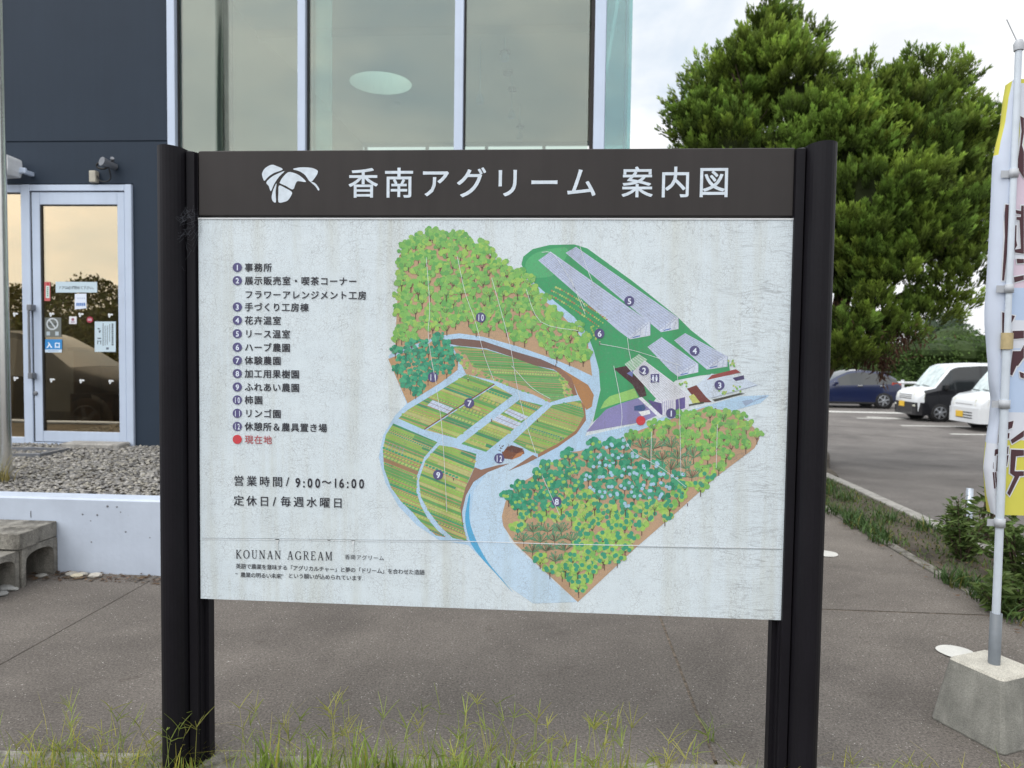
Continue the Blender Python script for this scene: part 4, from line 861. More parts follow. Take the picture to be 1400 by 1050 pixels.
# door frame, sidelight, door leaf
def frame(mb):
    mb.box((X_D0, FY-.03, TZ-.05), (-5.263, FY+.07, 3.097), bev=.004); mb.box((-4.285, FY-.03, TZ-.05), (X_D1, FY+.07, 3.097), bev=.004)
    mb.box((-5.262, FY-.028, 3.035), (-4.286, FY+.068, 3.095), bev=.003); mb.box((-5.262, FY-.02, TZ-.05), (-4.286, FY+.066, .535))
    mb.box((-6.8, FY-.028, 3.02), (X_D0-.001, FY+.068, 3.095), bev=.003); mb.box((-6.8, FY-.028, TZ-.05), (X_D0-.001, FY+.068, .58), bev=.003); mb.box((-6.8, FY-.03, .581), (-6.74, FY+.068, 3.019))
part('door_frame', M['alu'], frame)
part('sidelight_pane', M['dglass'], lambda mb: mb.box((-6.738, FY+.015, .581), (X_D0-.002, FY+.025, 3.019)))
def leaf(mb):
    x0, x1, z0, z1 = -5.25, -4.292, .542, 3.024
    mb.box((x0, FY-.018, z0), (-5.166, FY+.03, z1), bev=.003); mb.box((-4.365, FY-.018, z0), (x1, FY+.03, z1), bev=.003)
    mb.box((-5.165, FY-.016, z0), (-4.366, FY+.028, .648), bev=.002); mb.box((-5.165, FY-.016, 2.904), (-4.366, FY+.028, z1), bev=.002)
door = part('door', M['alu'], leaf)
def dp(name, m, fn): mb = MB(); fn(mb); return mb.build(name, m, door)
dp('glass_pane', M['dglass'], lambda mb: mb.box((-5.164, FY+.002, .649), (-4.367, FY+.012, 2.903)))
dp('pane_gasket', M['black'], lambda mb: (mb.box((-5.1655, FY-.012, .65), (-5.15, FY+.001, 2.903)), mb.box((-5.149, FY-.010, 2.893), (-4.3665, FY+.001, 2.9035))))
def FP(px, py, lay=0.0):
    p = aty(px, py, FY); p[1] = FY-lay; return p
hx = FP(49, 470)[0]
def handle(mb):
    z1, z0 = FP(49, 418)[2], FP(49, 516)[2]; mb.tube([(hx-.012, FY-.075, z0), (hx-.012, FY-.075, z1)], .011, 10)
    for py in (421, 513.5): z = FP(49, py)[2]; mb.box((hx-.028, FY-.085, z-.03), (hx+.02, FY-.018, z+.03), bev=.005)
dp('handle', M['grey'], handle)
dp('lock', M['grey'], lambda mb: mb.lathe([(.022, FY-.019), (.022, FY-.03), (.012, FY-.034)], (FP(51, 537.5)[0], 0, FP(51, 537.5)[2]), 'y', 16))
# paper notices and stickers stuck on the door glass
def quad(mb, pts, c, lay): mb.add([FP(x, y, lay) for x, y in pts], [(3, 2, 1, 0)], 0, c)
def rectpx(x0, y0, x1, y1): return [(x0, y0), (x1, y0), (x1, y1), (x0, y1)]
nb = lin(196, 214, 224, 1.1); ink = lin(72, 84, 96)
L0, L1_, L2_ = .0016, .0022, .0028
z8 = Z(40, 360, 7.5)
def notice(name, fn, label=None):
    mb = MB(); fn(mb); o = mb.build(name, M['prints'], door)
    if label: o['label'] = label
    return o
def n1_(mb):
    quad(mb, z8([(272,188),(697,192),(697,300),(272,300)]), nb, L0); text(mb, 'ドアは必ず閉めて下さい。', lambda x, y, l: FP(x, y, l), 80.2, 131, 393.2, 4.7, .01, 0, ink, L1_)
notice('paper_notice', n1_, 'wide pale blue paper strip with one line of writing')
def n2_(mb):
    quad(mb, z8([(155,190),(217,190),(217,386),(155,386)]), lin(206,104,104), L0); quad(mb, z8([(172,232),(208,232),(208,356),(172,356)]), lin(206,222,218,1.1), L1_)
    for k in range(5): quad(mb, z8([(184,246+k*20),(197,246+k*20),(197,258+k*20),(184,258+k*20)]), lin(70,140,110), L2_)
    quad(mb, z8([(178,200),(204,200),(198,226),(186,222)]), lin(190,50,60), L1_)
notice('warning_sticker', n2_, 'red bordered vertical sticker')
def n3_(mb):
    quad(mb, z8([(468,313),(587,310),(587,462),(468,472)]), lin(222,230,244,1.1), L0)
    for k in range(5): quad(mb, z8([(484+k*19,406+(k%2)*3),(498+k*19,404),(498+k*19,436),(484+k*19,438)]), lin(60,116,190), L1_)
    for k in range(4): quad(mb, z8([(496+k*22,352),(506+k*22,352),(506+k*22,364),(496+k*22,364)]), lin(168,184,214), L1_)
notice('paper_notice', n3_, 'small white paper with blue bottom line')
def disc(mb, cx, cy, r, c, lay, n=26, r2=None):
    P1 = [z8([(cx+r*math.cos(t), cy+r*math.sin(t))])[0] for t in np.linspace(0, 2*math.pi, n, endpoint=False)]
    if r2 is None: mb.add([FP(x, y, lay) for x, y in P1], [tuple(range(n-1, -1, -1))], 0, c); return
    P2 = [z8([(cx+r2*math.cos(t), cy+r2*math.sin(t))])[0] for t in np.linspace(0, 2*math.pi, n, endpoint=False)]
    for i in range(n): j = (i+1) % n; mb.add([FP(*P1[i], lay), FP(*P1[j], lay), FP(*P2[j], lay), FP(*P2[i], lay)], [(3, 2, 1, 0)], 0, c)
def n4_(mb):
    quad(mb, z8([(160,556),(328,556),(328,756),(160,756)]), lin(112,116,112), L0); disc(mb, 238, 622, 62, lin(196,202,206,1.1), L1_, r2=48)
    quad(mb, z8([(200,582),(212,574),(276,660),(264,668)]), lin(196,202,206,1.1), L2_); quad(mb, z8([(196,618),(280,618),(280,630),(196,630)]), lin(70,74,78), L1_)
    for x in (178, 268): quad(mb, z8([(x,700),(x+36,700),(x+36,740),(x,740)]), lin(178,190,198,1.1), L1_)
notice('no_smoking_sign', n4_, 'grey square sign with a white struck-through ring')
def n5_(mb):
    quad(mb, z8([(163,780),(337,780),(337,884),(163,884)]), lin(52,138,204,1.1), L0); quad(mb, z8([(163,884),(337,884),(333,914),(163,914)]), lin(206,222,236,1.1), L0)
    text(mb, '入口', lambda x, y, l: FP(x, y, l), 63.6, 82.6, 471.8, 8.4, .035, 0, lin(232,240,248,1.15), L1_)
    for k in range(9): quad(mb, z8([(196+k*12,894),(204+k*12,894),(204+k*12,903),(196+k*12,903)]), lin(120,150,190), L1_)
notice('entrance_sign', n5_, 'blue entrance sign with two white characters')
def n6_(mb):
    quad(mb, z8([(410,545),(487,545),(487,622),(410,622)]), lin(224,222,226,1.1), L0); disc(mb, 448, 576, 15, lin(150,90,110), L1_, 14); quad(mb, z8([(428,598),(470,598),(470,606),(428,606)]), lin(130,110,140), L1_)
notice('sticker', n6_, 'white square sticker with a dull red mark')
def n7_(mb):
    disc(mb, 622, 578, 34, lin(172,50,72), L0, 8); 
    for k in range(3): quad(mb, z8([(602+k*14,566),(612+k*14,566),(612+k*14,590),(602+k*14,590)]), lin(222,190,200), L1_)
notice('sticker', n7_, 'dark red sticker')
def n8_(mb):
    quad(mb, z8([(672,597),(888,597),(888,908),(672,908)]), nb, L0)
    for x, w, y0, y1 in ((846,18,618,832),(822,7,622,800),(798,7,640,830),(776,7,640,842),(754,9,615,842)):
        y = y0
        while y < y1: h = w*random.uniform(.8, 1.1); quad(mb, z8([(x,y),(x+w,y),(x+w,y+h*.8),(x,y+h*.8)]), ink, L1_); y += h*1.12
    for p in ([(700,662),(728,668),(722,680),(702,676)], [(712,690),(736,684),(730,712),(716,712)], [(700,764),(738,764),(738,776),(700,776)], [(700,790),(708,790),(706,832),(698,830)], [(732,790),(740,790),(738,830),(730,832)], [(700,796),(738,796),(738,802),(700,802)], [(790,862),(816,862),(816,884),(790,884)]): quad(mb, z8(p), lin(96,110,124), L1_)
notice('paper_notice', n8_, 'tall pale blue sheet covered in columns of vertical writing')
def decal(mb, x, y, s=1.0):
    for pts in ([(-3.4,-2),(-1.8,-3),(-.6,-2),(-.4,.2),(-1.6,.8),(-3,.2)], [(-.8,-1.8),(1.6,-2.6),(3.6,-1.4),(2.8,.2),(1,-.4),(-.2,.6)], [(-2.6,.4),(-.3,.2),(-.4,2.2),(-1.6,3),(-2.6,2)]): mb.add([FP(x+a*s, y+b*s, L0) for a, b in smoothpoly(pts, 2)], [tuple(range(len(pts)*2-1, -1, -1))], 0, (.85, .87, .88, 1))
for x, y in ((70.8,430.3),(110.8,430.6),(151,431.3),(71.6,520),(112,521.2),(152,522)): notice('glass_decal', lambda mb: decal(mb, x, y))
for x, y in ((19.8,430),(20.6,518)):
    mb = MB(); decal(mb, x, y); mb.v = [(a, b+.013, c_) for a, b, c_ in mb.v]; mb.build('sidelight_decal', M['prints'], bld)
part('shadow_gap_strip', M['black'], lambda mb: mb.box((-5.2625, FY-.012, .54), (-5.2515, FY+.03, 3.03)))  # black strip standing for the shadow between door and frame
# inside: chair, counter, curtain
ch = thing('wooden_chair', 'brown wooden chair with a slatted back standing inside behind the door glass', 'chair', (-5.02, 7.55, TZ+.02))
def cp(name, *boxes):
    mb = MB()
    for lo, hi in boxes: mb.box([lo[0]-5.02, lo[1]+7.55, lo[2]+TZ+.02], [hi[0]-5.02, hi[1]+7.55, hi[2]+TZ+.02], bev=.006)
    mb.build(name, M['wood'], ch)
cp('seat', ((-.24,-.24,.43),(.24,.24,.47)))
for sx in (-.24, .19): cp('leg', ((sx,-.24,0),(sx+.05,-.19,.43))); cp('back_post', ((sx,.195,0),(sx+.05,.24,.95)))
cp('top_rail', ((-.19,.2,.82),(.19,.235,.94))); cp('back_slat', ((-.19,.2,.6),(.19,.235,.68)))
tb = MB(); tb.box((-6.0, 8.4, TZ+.02), (-5.3, 9.4, TZ+.95), bev=.01); tb.box((-6.05, 8.35, TZ+.951), (-5.25, 9.45, TZ+.99), bev=.01)
o = tb.build('counter', M['wood'], None, (-5.6, 8.9, TZ+.02)); tag(o, 'brown wooden counter inside to the left of the chair behind the door', 'counter')
mb = MB(); npl = 40; rings = []
for zf in np.linspace(0, 1, 12):
    z = TZ+.25+zf*2.25; wv = .42*(.55+.45*abs(zf-.35)**.5); rings.append([(-5.40-(1-i/npl)*wv*(1.25 if zf > .5 else 1)-.02*0, FY+.28+.03*math.sin(i*1.6), z) for i in range(npl+1)])
mb.loft(rings, caps=False, sm=True, closed=False); o = mb.build('curtain', M['curtain'], None, (-5.5, FY+.3, TZ)); tag(o, 'beige gathered curtain hanging inside the narrow pane left of the door', 'curtain')

# fixtures on the wall
wl = thing('wall_speaker', 'pale grey speaker box on a bracket half behind the steel column', 'speaker', (-5.36, FY, 3.22))
mb = MB(); mb.loft([[(-5.62+a, FY-.28+.0*a, 3.235+b) for a, b in smoothpoly([(0,-.1),(.28,-.105),(.33,-.08),(.34,.03),(.30,.1),(.02,.115),(-.02,.02)], 3)], [(-5.60+a*.96, FY-.10, 3.235+b*.9) for a, b in smoothpoly([(0,-.1),(.28,-.105),(.33,-.08),(.34,.03),(.30,.1),(.02,.115),(-.02,.02)], 3)]], sm=False); mb.build('housing', M['white'], wl)
mb = MB(); mb.box((-5.30, FY-.14, 3.18), (-5.215, FY-.105, 3.235), bev=.008); mb.box((-5.26, FY-.104, 3.18), (-5.225, FY, 3.22), bev=.004); mb.build('bracket', M['alu'], wl)
sc = thing('wall_sensor', 'small beige junction box and black coiled cable sensor head mounted above the door', 'sensor', (-4.5, FY, 3.1))
mb = MB(); mb.box((-4.625, FY-.06, 3.112), (-4.555, FY-.001, 3.225), bev=.006); mb.build('junction_box', mat('beige_plastic', (.5, .47, .39, 1), .5), sc)
mb = MB(); mb.tube([(-4.38, FY-.01, 3.27), (-4.40, FY-.08, 3.275), (-4.43, FY-.15, 3.29)], [.03, .035, .045], 12); mb.tube([(-4.40, FY-.03, 3.31), (-4.375, FY-.07, 3.34)], .018, 8); mb.build('sensor_head', M['grey'], sc)
mb = MB(); mb.tube([(-4.455+.06*math.cos(t), FY-.1, 3.262+.032*math.sin(t)) for t in np.linspace(0, 2*math.pi, 20)], .010, 6)
mb.tube(smoothpoly([(-4.40, FY-.09, 3.25), (-4.395, FY-.08, 3.2), (-4.40, FY-.06, 3.15), (-4.45, FY-.05, 3.118), (-4.52, FY-.04, 3.13), (-4.555, FY-.035, 3.18)], 5, False), .006, 6); mb.build('cable', M['black'], sc)

# steel column at the left, drain grating and threshold slab
mb = MB(); pc = (-4.155, 5.03); mb.lathe([(.085, TZ-.1), (.083, 2.5), (.078, 5.5), (.07, 8.0)], (pc[0]-.03, pc[1], 0), 'z', 32)
o = mb.build('steel_column', M['steel'], None, (pc[0]-.03, pc[1], TZ)); tag(o, 'tall round stainless steel pole rising from the gravel at the left edge', 'pole')
mb = MB()
mb.box((-5.5, 6.02, TZ-.03), (-4.62, 6.06, TZ+.035)); mb.box((-5.5, 6.36, TZ-.03), (-4.62, 6.40, TZ+.04)); mb.box((-4.66, 6.061, TZ-.03), (-4.62, 6.359, TZ+.037)); mb.box((-5.5, 6.061, TZ-.03), (-4.661, 6.359, TZ+.012))
o = mb.build('drain_frame', M['grey'], None, (-5.1, 6.2, TZ)); tag(o, 'dark metal framed drain cover sunk in the gravel before the door', 'drain')
mb = MB(); mb.box((-4.82, 6.56, TZ-.02), (-4.24, 6.765, TZ+.062), bev=.012); o = mb.build('threshold_stone', M['kerb'], None, (-4.5, 6.65, TZ)); tag(o, 'narrow pale concrete kerb piece laid as a doorstep under the door', 'doorstep')

# ------------------------------------------------------------------ banner on its concrete foot
bc = atz(1359, 907, .272); BX, BYY = bc[0], bc[1]
ang = math.atan2(-.26, .12)
def rot(a, b): return (BX+a*math.cos(ang)-b*math.sin(ang), BYY+a*math.sin(ang)+b*math.cos(ang))
mb = MB(); q = lambda h, z, i=.012: [(*rot(*p), z) for p in ((-h,-h+i),(-h+i,-h),(h-i,-h),(h,-h+i),(h,h-i),(h-i,h),(-h+i,h),(-h,h-i))]
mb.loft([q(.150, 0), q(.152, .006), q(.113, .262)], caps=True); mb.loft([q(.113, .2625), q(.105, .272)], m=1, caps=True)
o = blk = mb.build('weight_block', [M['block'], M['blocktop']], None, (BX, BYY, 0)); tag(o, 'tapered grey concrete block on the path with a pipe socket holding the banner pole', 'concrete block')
mb = MB(); ptop = aty(1358.5, 838, BYY)[2]; mb.lathe([(.0215, .26), (.0215, ptop), (.0175, ptop), (.0175, ptop-.03)], (BX, BYY, 0), 'z', 20); mb.build('pipe_socket', M['pvc'], blk)
ban = thing('banner', 'tall white, yellow, pink and blue banner with dark brown characters on a white pole', 'banner', (BX, BYY, .27))
tp = aty(1393, 62, BYY+.02); b0 = np.array([BX, BYY, ptop-.16]); t0 = np.array([tp[0], BYY+.02, tp[2]])
def pz(z): k = (z-b0[2])/(t0[2]-b0[2]); return b0+(t0-b0)*k
zj = aty(1365, 467, BYY)[2]
mb = MB(); mb.tube([pz(ptop-.16), pz(zj)], .0148, 16); mb.tube([pz(zj), pz(t0[2])], .0118, 16); mb.build('pole', M['whitepole'], ban)
mb = MB(); mb.tube([pz(zj-.03), pz(zj+.035)], .021, 14); mb.build('joint_clamp', M['brass'], ban)
mb = MB(); mb.tube([pz(t0[2]-.02), pz(t0[2]+.005), pz(t0[2]+.02)], [.017, .019, .012], 12); e = pz(t0[2]); mb.tube([e, e+np.array([-.05, 0, .10])], .0022, 6); mb.tube([e+np.array([0,0,-.004]), e+np.array([.6, .03, .01])], .006, 8); mb.build('top_fitting', M['clip'], ban)
CY = BYY+.024
def CB(px, py, lay=0.0):
    p = aty(px, py, CY); p[1] -= lay; return p
CL = MB()
wht, yel, pnk, blu = (.70, .73, .80, 1), (.68, .64, .10, 1), (.70, .58, .68, 1), (.50, .62, .82, 1)
zt, zb = CB(1392, 108)[2], CB(1368, 704)[2]; zs = np.linspace(zt, zb, 109)
bands = [(120, yel), (168, wht), (205, yel), (262, pnk), (322, wht), (370, pnk), (405, blu), (440, wht), (475, blu), (550, wht), (583, yel), (700, wht), (740, wht)]
def bandcol(z, tilt=0):
    py = 525-(z-EYE-.0)*F_PX/ (CY*1.0)*.90 - 35 + tilt
    c = wht
    for y, k in bands:
        if py >= y: c = k
    return c
def cprof(z):      # a horizontal cut through the cloth: back fold, left edge, front face
    k = (zt-z)/(zt-zb); e = pz(z); pyk = 108+k*596
    bul = float(np.interp(pyk, (108, 130, 165, 190, 215, 300, 380, 420, 440, 470, 480, 520, 545, 575, 600, 640, 680, 704), (2, 7, 11, 17, 21, 21, 22, 23, 22, 18, 17, 11, 4, 6, 11.5, 14.7, 8, 1)))*.82/303-.010
    p = [(.06, .13), (.025, .115), (-.005-bul*.6, .092), (-.010-bul, .062), (-.010-bul*.85, .04), (-.010-bul*.3, .026), (-.004, .024), (.006, .0245)]
    p += [(x, .024+.0*x) for x in (.05, .12)] + [(.2, .03), (.3, .055), (.4, .05), (.5, .02), (.6, .03)]
    return [(e[0]+a, BYY+b, z) for a, b in p]
rings = [cprof(z) for z in zs]; n = len(rings[0]); vs = [p for r in rings for p in r]
for i in range(len(rings)-1):
    for j in range(n-1):
        c = bandcol(zs[i])
        if j < 6:
            pyz = 108+596*(zt-zs[i])/(zt-zb); c = yel if (pyz < 205 and j < 4) or (pyz > 600 and j < 3) else (.60, .66, .78, 1) if pyz < 600 else wht
        CL.f.append((i*n+j, i*n+j+1, (i+1)*n+j+1, (i+1)*n+j)); CL.m.append(0); CL.c.append(c); CL.sm.append(True)
CL.v = vs
cl = CL.build('cloth', M['cloth'], ban)
CT = MB(); brn, wb = lin(78, 50, 56, 1.0), (.74, .76, .80, 1)
z9, z10, z11 = Z(1330,20,4.038), Z(1330,260,4.375), Z(1330,480,4.2)
STK = [z9([(262,560),(283,570),(283,650),(272,720),(283,760),(283,905),(250,850),(246,820),(262,720),(270,640)]), z9([(152,672),(168,680),(162,735),(150,742)]),
       z10([(196,85),(216,88),(214,210),(212,300),(188,540),(175,540),(192,280),(190,150)]), z10([(250,210),(262,210),(260,300),(266,330),(250,356),(205,350),(200,310),(215,305),(222,330),(246,330)]),
       z10([(256,118),(306,128),(306,146),(262,140)]), z10([(290,92),(306,92),(306,380),(252,372),(250,355),(288,350),(280,180),(262,175),(262,160),(288,160)]), z10([(262,410),(306,412),(306,436),(266,438)]), z10([(246,520),(306,508),(306,535),(250,552)]),
       z10([(176,730),(200,735),(196,1000),(176,1000)]), z10([(196,740),(252,752),(240,780),(205,830)]), z10([(238,842),(306,840),(306,885),(240,890)]), z10([(306,925),(306,1000),(270,1050),(242,1050),(275,985)]),
       z11([(230,0),(290,0),(294,40),(262,60),(226,140),(212,132)]), z11([(268,118),(294,128),(294,158),(274,150)]),
       z11([(204,408),(234,400),(226,440),(204,450)]), z11([(156,420),(166,420),(164,470),(150,470)]), z11([(148,480),(212,470),(208,500),(144,528)]), z11([(218,510),(294,455),(294,490),(226,532)]),
       z11([(128,565),(206,548),(202,590),(124,602)]), z11([(118,640),(200,622),(196,660),(116,676)]), z11([(140,600),(158,596),(150,690),(134,690)]), z11([(188,600),(206,598),(196,660),(182,662)]),
       z11([(220,565),(294,568),(294,600),(248,604),(240,690),(294,690),(294,716),(268,718),(212,832),(198,815),(240,720),(214,700)]),
       z11([(114,696),(122,694),(130,788),(122,790)]), z11([(126,696),(134,694),(142,776),(134,780)]), z11([(138,790),(146,780),(142,815),(136,815)])]
def grow(poly, d):
    cx = sum(p[0] for p in poly)/len(poly); cy = sum(p[1] for p in poly)/len(poly); out = []
    ar = sum(poly[i-1][0]*poly[i][1]-poly[i][0]*poly[i-1][1] for i in range(len(poly))); sg = 1 if ar > 0 else -1
    for i in range(len(poly)):
        a, b, c = np.array(poly[i-1]), np.array(poly[i]), np.array(poly[(i+1) % len(poly)])
        n1_ = np.array([(b-a)[1], -(b-a)[0]])*sg; n2_ = np.array([(c-b)[1], -(c-b)[0]])*sg
        nn = n1_/(np.linalg.norm(n1_)+1e-9)+n2_/(np.linalg.norm(n2_)+1e-9); nn = nn/(np.linalg.norm(nn)+1e-9); out.append(tuple(b+nn*d))
    return out
def on_cloth(px, py, lay):
    p = CB(px, py); e = pz(p[2]); s = p[0]-e[0]
    pr = cprof(p[2]); fr = pr[3:]                # walk the cut to sit just in front of the cloth there
    yy = BYY+.024
    for (x1, y1, _), (x2, y2, _) in zip(fr, fr[1:]):
        if x1 <= p[0] <= x2: yy = y1+(y2-y1)*(p[0]-x1)/(x2-x1+1e-9)
    if p[0] < fr[0][0]: yy = fr[0][1]
    t = (yy-lay)/p[1]; return np.array([p[0]*t, yy-lay, EYE+(p[2]-EYE)*t])
for s in STK:
    CT = MB(); CT.poly([on_cloth(x, y, .0016) for x, y in grow(s, 2.2)], c=wb); CT.poly([on_cloth(x, y, .0030) for x, y in s], c=brn); CT.build('character_stroke', M['cloth'], cl)
for py, nm in ((238, 1), (395, 1), (552, 1), (713, 1)):
    z = CB(1380-(py-60)*.038, py)[2]; e = pz(z); mb = MB(); r = .0135 if z > zj else .017
    mb.lathe([(r+.001, z-.017), (r+.003, z-.017), (r+.003, z+.017), (r+.001, z+.017)], (e[0], e[1], 0), 'z', 16); mb.box((e[0]-.045, e[1]+.004, z-.015), (e[0]-.012, e[1]+.007, z+.013)); mb.build('strap', M['clip'], ban)

# little pipe post with its pale foot beyond the verge plants
c = atz(1321, 712, .0); mb = MB(); mb.lathe([(.03, -.1), (.03, .30), (.024, .30), (.024, .27)], (c[0]+.02, c[1], 0), 'z', 16)
o = mb.build('short_pipe_post', M['galv'], None, (c[0], c[1], 0)); tag(o, 'short grey cut off pipe standing behind the verge shrub at the kerb', 'post')
mb = MB(); c2 = atz(1341, 738, .02); rings = [[(c2[0]+a*s, c2[1]+b*s, z) for a, b in ((-.13,-.1),(.14,-.12),(.12,.14),(-.12,.12))] for z, s in ((-.08, 1.1), (.09, .8), (.11, .7))]
mb.loft(rings); o = mb.build('marker_stone', M['kerb'], None, (c2[0], c2[1], 0)); tag(o, 'pale tapered concrete marker half hidden among the verge shrubs', 'concrete block')

# ------------------------------------------------------------------ plants
def blades(n, xr, yr, zf, hr_, w, lean=.5, seg=4, col=(1, 1, 1), dry=.2):
    V = []; F = []; cs = []
    for i in range(n):
        x, y = random.uniform(*xr), random.uniform(*yr); h = random.uniform(*hr_); a = random.uniform(0, 6.28); L_ = lean*h*random.uniform(.2, 1.2); k = len(V); z = zf(x, y)
        d = (math.cos(a), math.sin(a)); q = (-d[1], d[0]); ww = w*random.uniform(.6, 1.3)
        for s in range(seg+1):
            t = s/seg; off = L_*t*t; zz = z+h*(t-.35*t*t*L_/h); wv = ww*(1-t**1.6)+.0002
            V += [(x+d[0]*off-q[0]*wv, y+d[1]*off-q[1]*wv, zz), (x+d[0]*off+q[0]*wv, y+d[1]*off+q[1]*wv, zz)]
        g = random.uniform(.65, 1.25); c = (1.5*g, 1.02*g, .9*g, 1) if random.random() < dry else (col[0]*g, col[1]*g, col[2]*g, 1)
        for s in range(seg): F.append((k+2*s, k+2*s+1, k+2*s+3, k+2*s+2)); cs.append(c)
    return np.array(V), np.array(F), np.array(cs)
def spikes(n, xr, yr, zf, hrange):
    """stalks topped with a spray of thin finger spikes"""
    V = []; F = []; cs = []
    def thin(p, q_, w, c, bend=0.0):
        p, q_ = np.array(p), np.array(q_); k = len(V); m_ = (p+q_)/2+np.array([0, 0, bend])
        d = q_-p; s = np.cross(d, (0.1, 1, .1)); s = s/(np.linalg.norm(s)+1e-9)*w
        for pt, ww in ((p, 1), (m_, .9), (q_, .4)): V.extend([tuple(pt-s*ww), tuple(pt+s*ww)])
        for j in (0, 2): F.append((k+j, k+j+1, k+j+3, k+j+2)); cs.append(c)
    for i in range(n):
        x, y = random.uniform(*xr), random.uniform(*yr); z = zf(x, y); h = random.uniform(*hrange); a = random.uniform(0, 6.28); ln = random.uniform(.05, .45)*h
        top = (x+ln*math.cos(a), y+ln*math.sin(a)*.6, z+h); g = random.uniform(.7, 1.2); dry = random.random() < .45
        c = (1.55*g, 1.12*g, 1.5*g, 1) if dry else (1.1*g, .98*g, 1.2*g, 1)
        thin((x, y, z), top, .0013, c, .01*random.uniform(-1, 1.5))
        for k in range(random.choice((3, 4, 5, 6))):
            b = random.uniform(0, 6.28); l_ = random.uniform(.035, .085); up = random.uniform(.25, 1.0)
            st = np.array(top)+np.array([0, 0, -random.uniform(0, .02)])
            thin(st, st+np.array([l_*math.cos(b)*(1.15-up*.6), l_*math.sin(b)*(1.15-up*.6), l_*up]), .0014, c, .004)
    return np.array(V), np.array(F), np.array(cs)
def cat(parts):
    o = 0; V = []; F = []; c = []
    for v, f, k in parts:
        if len(v) == 0: continue
        V.append(v); F.append(f+o); c.append(k); o += len(v)
    return np.concatenate(V), np.concatenate(F), np.concatenate(c)
g0 = lambda x, y: -.03
parts_ = [blades(1000, (-1.95, -1.22), (2.1, 2.46), g0, (.03, .14), .0022, .9, dry=.45), blades(420, (-1.05, -.3), (2.2, 2.46), g0, (.06, .21), .0044, .55, dry=.08), blades(330, (-.4, .3), (2.22, 2.5), g0, (.06, .17), .0042, .65, dry=.18),
          blades(700, (-1.2, .7), (2.15, 2.5), g0, (.03, .1), .002, 1.2, dry=.5), blades(300, (.0, .75), (2.25, 2.55), g0, (.03, .11), .0022, 1.3, dry=.6), blades(420, (.95, 2.3), (2.35, 2.64), g0, (.02, .11), .0018, 1.3, dry=.75),
          spikes(40, (-1.95, -1.2), (2.25, 2.5), g0, (.08, .22)), spikes(85, (-1.1, .4), (2.25, 2.5), g0, (.12, .30)), blades(260, (-1.95, .75), (2.3, 2.56), g0, (.05, .2), .0011, 1.8, dry=1.0), spikes(14, (.25, .75), (2.3, 2.52), g0, (.06, .18)), spikes(18, (.95, 2.2), (2.35, 2.62), g0, (.04, .13)),
          blades(7, (.60, .625), (2.72, 2.76), lambda x, y: 0, (.09, .16), .003, .6, dry=0)]
front_ = parts_; parts_ = []
for (x0, x1, y0, y1, n) in ((2.7, 3.3, 4.2, 5.2, 300), (2.7, 3.3, 5.2, 6.4, 480), (2.7, 3.3, 6.4, 7.6, 650), (2.7, 3.3, 7.6, 9.6, 900), (2.7, 3.3, 3.0, 4.2, 350)):
    parts_.append(blades(n, (x0, x1), (y0, y1), lambda x, y: hp(y)+.01, (.02, .065), .0045, 1.3, col=(.95, 1, 1.1), dry=.25))
for k in range(30):
    y = random.uniform(3.4, 9.2); x = random.choice((random.uniform(2.62, 2.72), random.uniform(2.9, 3.3))); parts_.append(blades(70, (x-.09, x+.09), (y-.12, y+.12), lambda a, b: hp(b)+.005, (.05, .17), .0055, .9, col=(.72, .88, 1.0), dry=.12))
parts_.append(blades(150, (2.6, 2.71), (2.9, 8), lambda a, b: hp(b)+.002, (.02, .07), .003, 1.4, dry=.6))
V, Fq, cq = cat(front_); kind(bulk('grass', V, Fq, cq, M['grass']), 'stuff')
V, Fq, cq = cat(parts_); kind(bulk('verge_grass', V, Fq, cq, M['weed']), 'stuff')
# dead tuft at the steel column
mb_ = blades(130, (-4.34, -4.02), (4.84, 5.02), lambda x, y: TZ, (.08, .3), .0022, 1.2, dry=1.0)
o = bulk('dead_grass_tuft', mb_[0]-np.array([-4.15, 4.9, TZ]), mb_[1], mb_[2]*np.array([.95, .85, 1.6, 1]), M['grass']); o.location = (-4.15, 4.9, TZ); tag(o, 'dry straw coloured grass tuft at the foot of the steel column', 'grass tuft')

def leafcloud(pts, dirs, size, asp=.45, jit=.5, fold=.25):
    """one rhombic leaf per point, its long axis roughly along dirs"""
    n = len(pts); d = dirs+rng.normal(0, jit, (n, 3)); d /= np.linalg.norm(d, axis=1, keepdims=True)
    r = rng.normal(0, 1, (n, 3)); s = np.cross(d, r); s /= np.linalg.norm(s, axis=1, keepdims=True)+1e-9; nn = np.cross(d, s)
    L_ = (size*rng.uniform(.6, 1.35, n))[:, None]; w = L_*asp
    V = np.stack([pts, pts+d*L_*.5+s*w*.5+nn*w*fold, pts+d*L_, pts+d*L_*.5-s*w*.5+nn*w*fold], 1).reshape(-1, 3)
    return V, np.arange(n*4).reshape(n, 4)
def grey(n, lo=.7, hi=1.25, tint=(.06, .05, .1)):
    g = rng.uniform(lo, hi, n); return np.stack([g*rng.uniform(1-tint[0], 1+tint[0], n), g*rng.uniform(1-tint[1], 1+tint[1], n), g*rng.uniform(1-tint[2], 1+tint[2], n), np.ones(n)], 1)

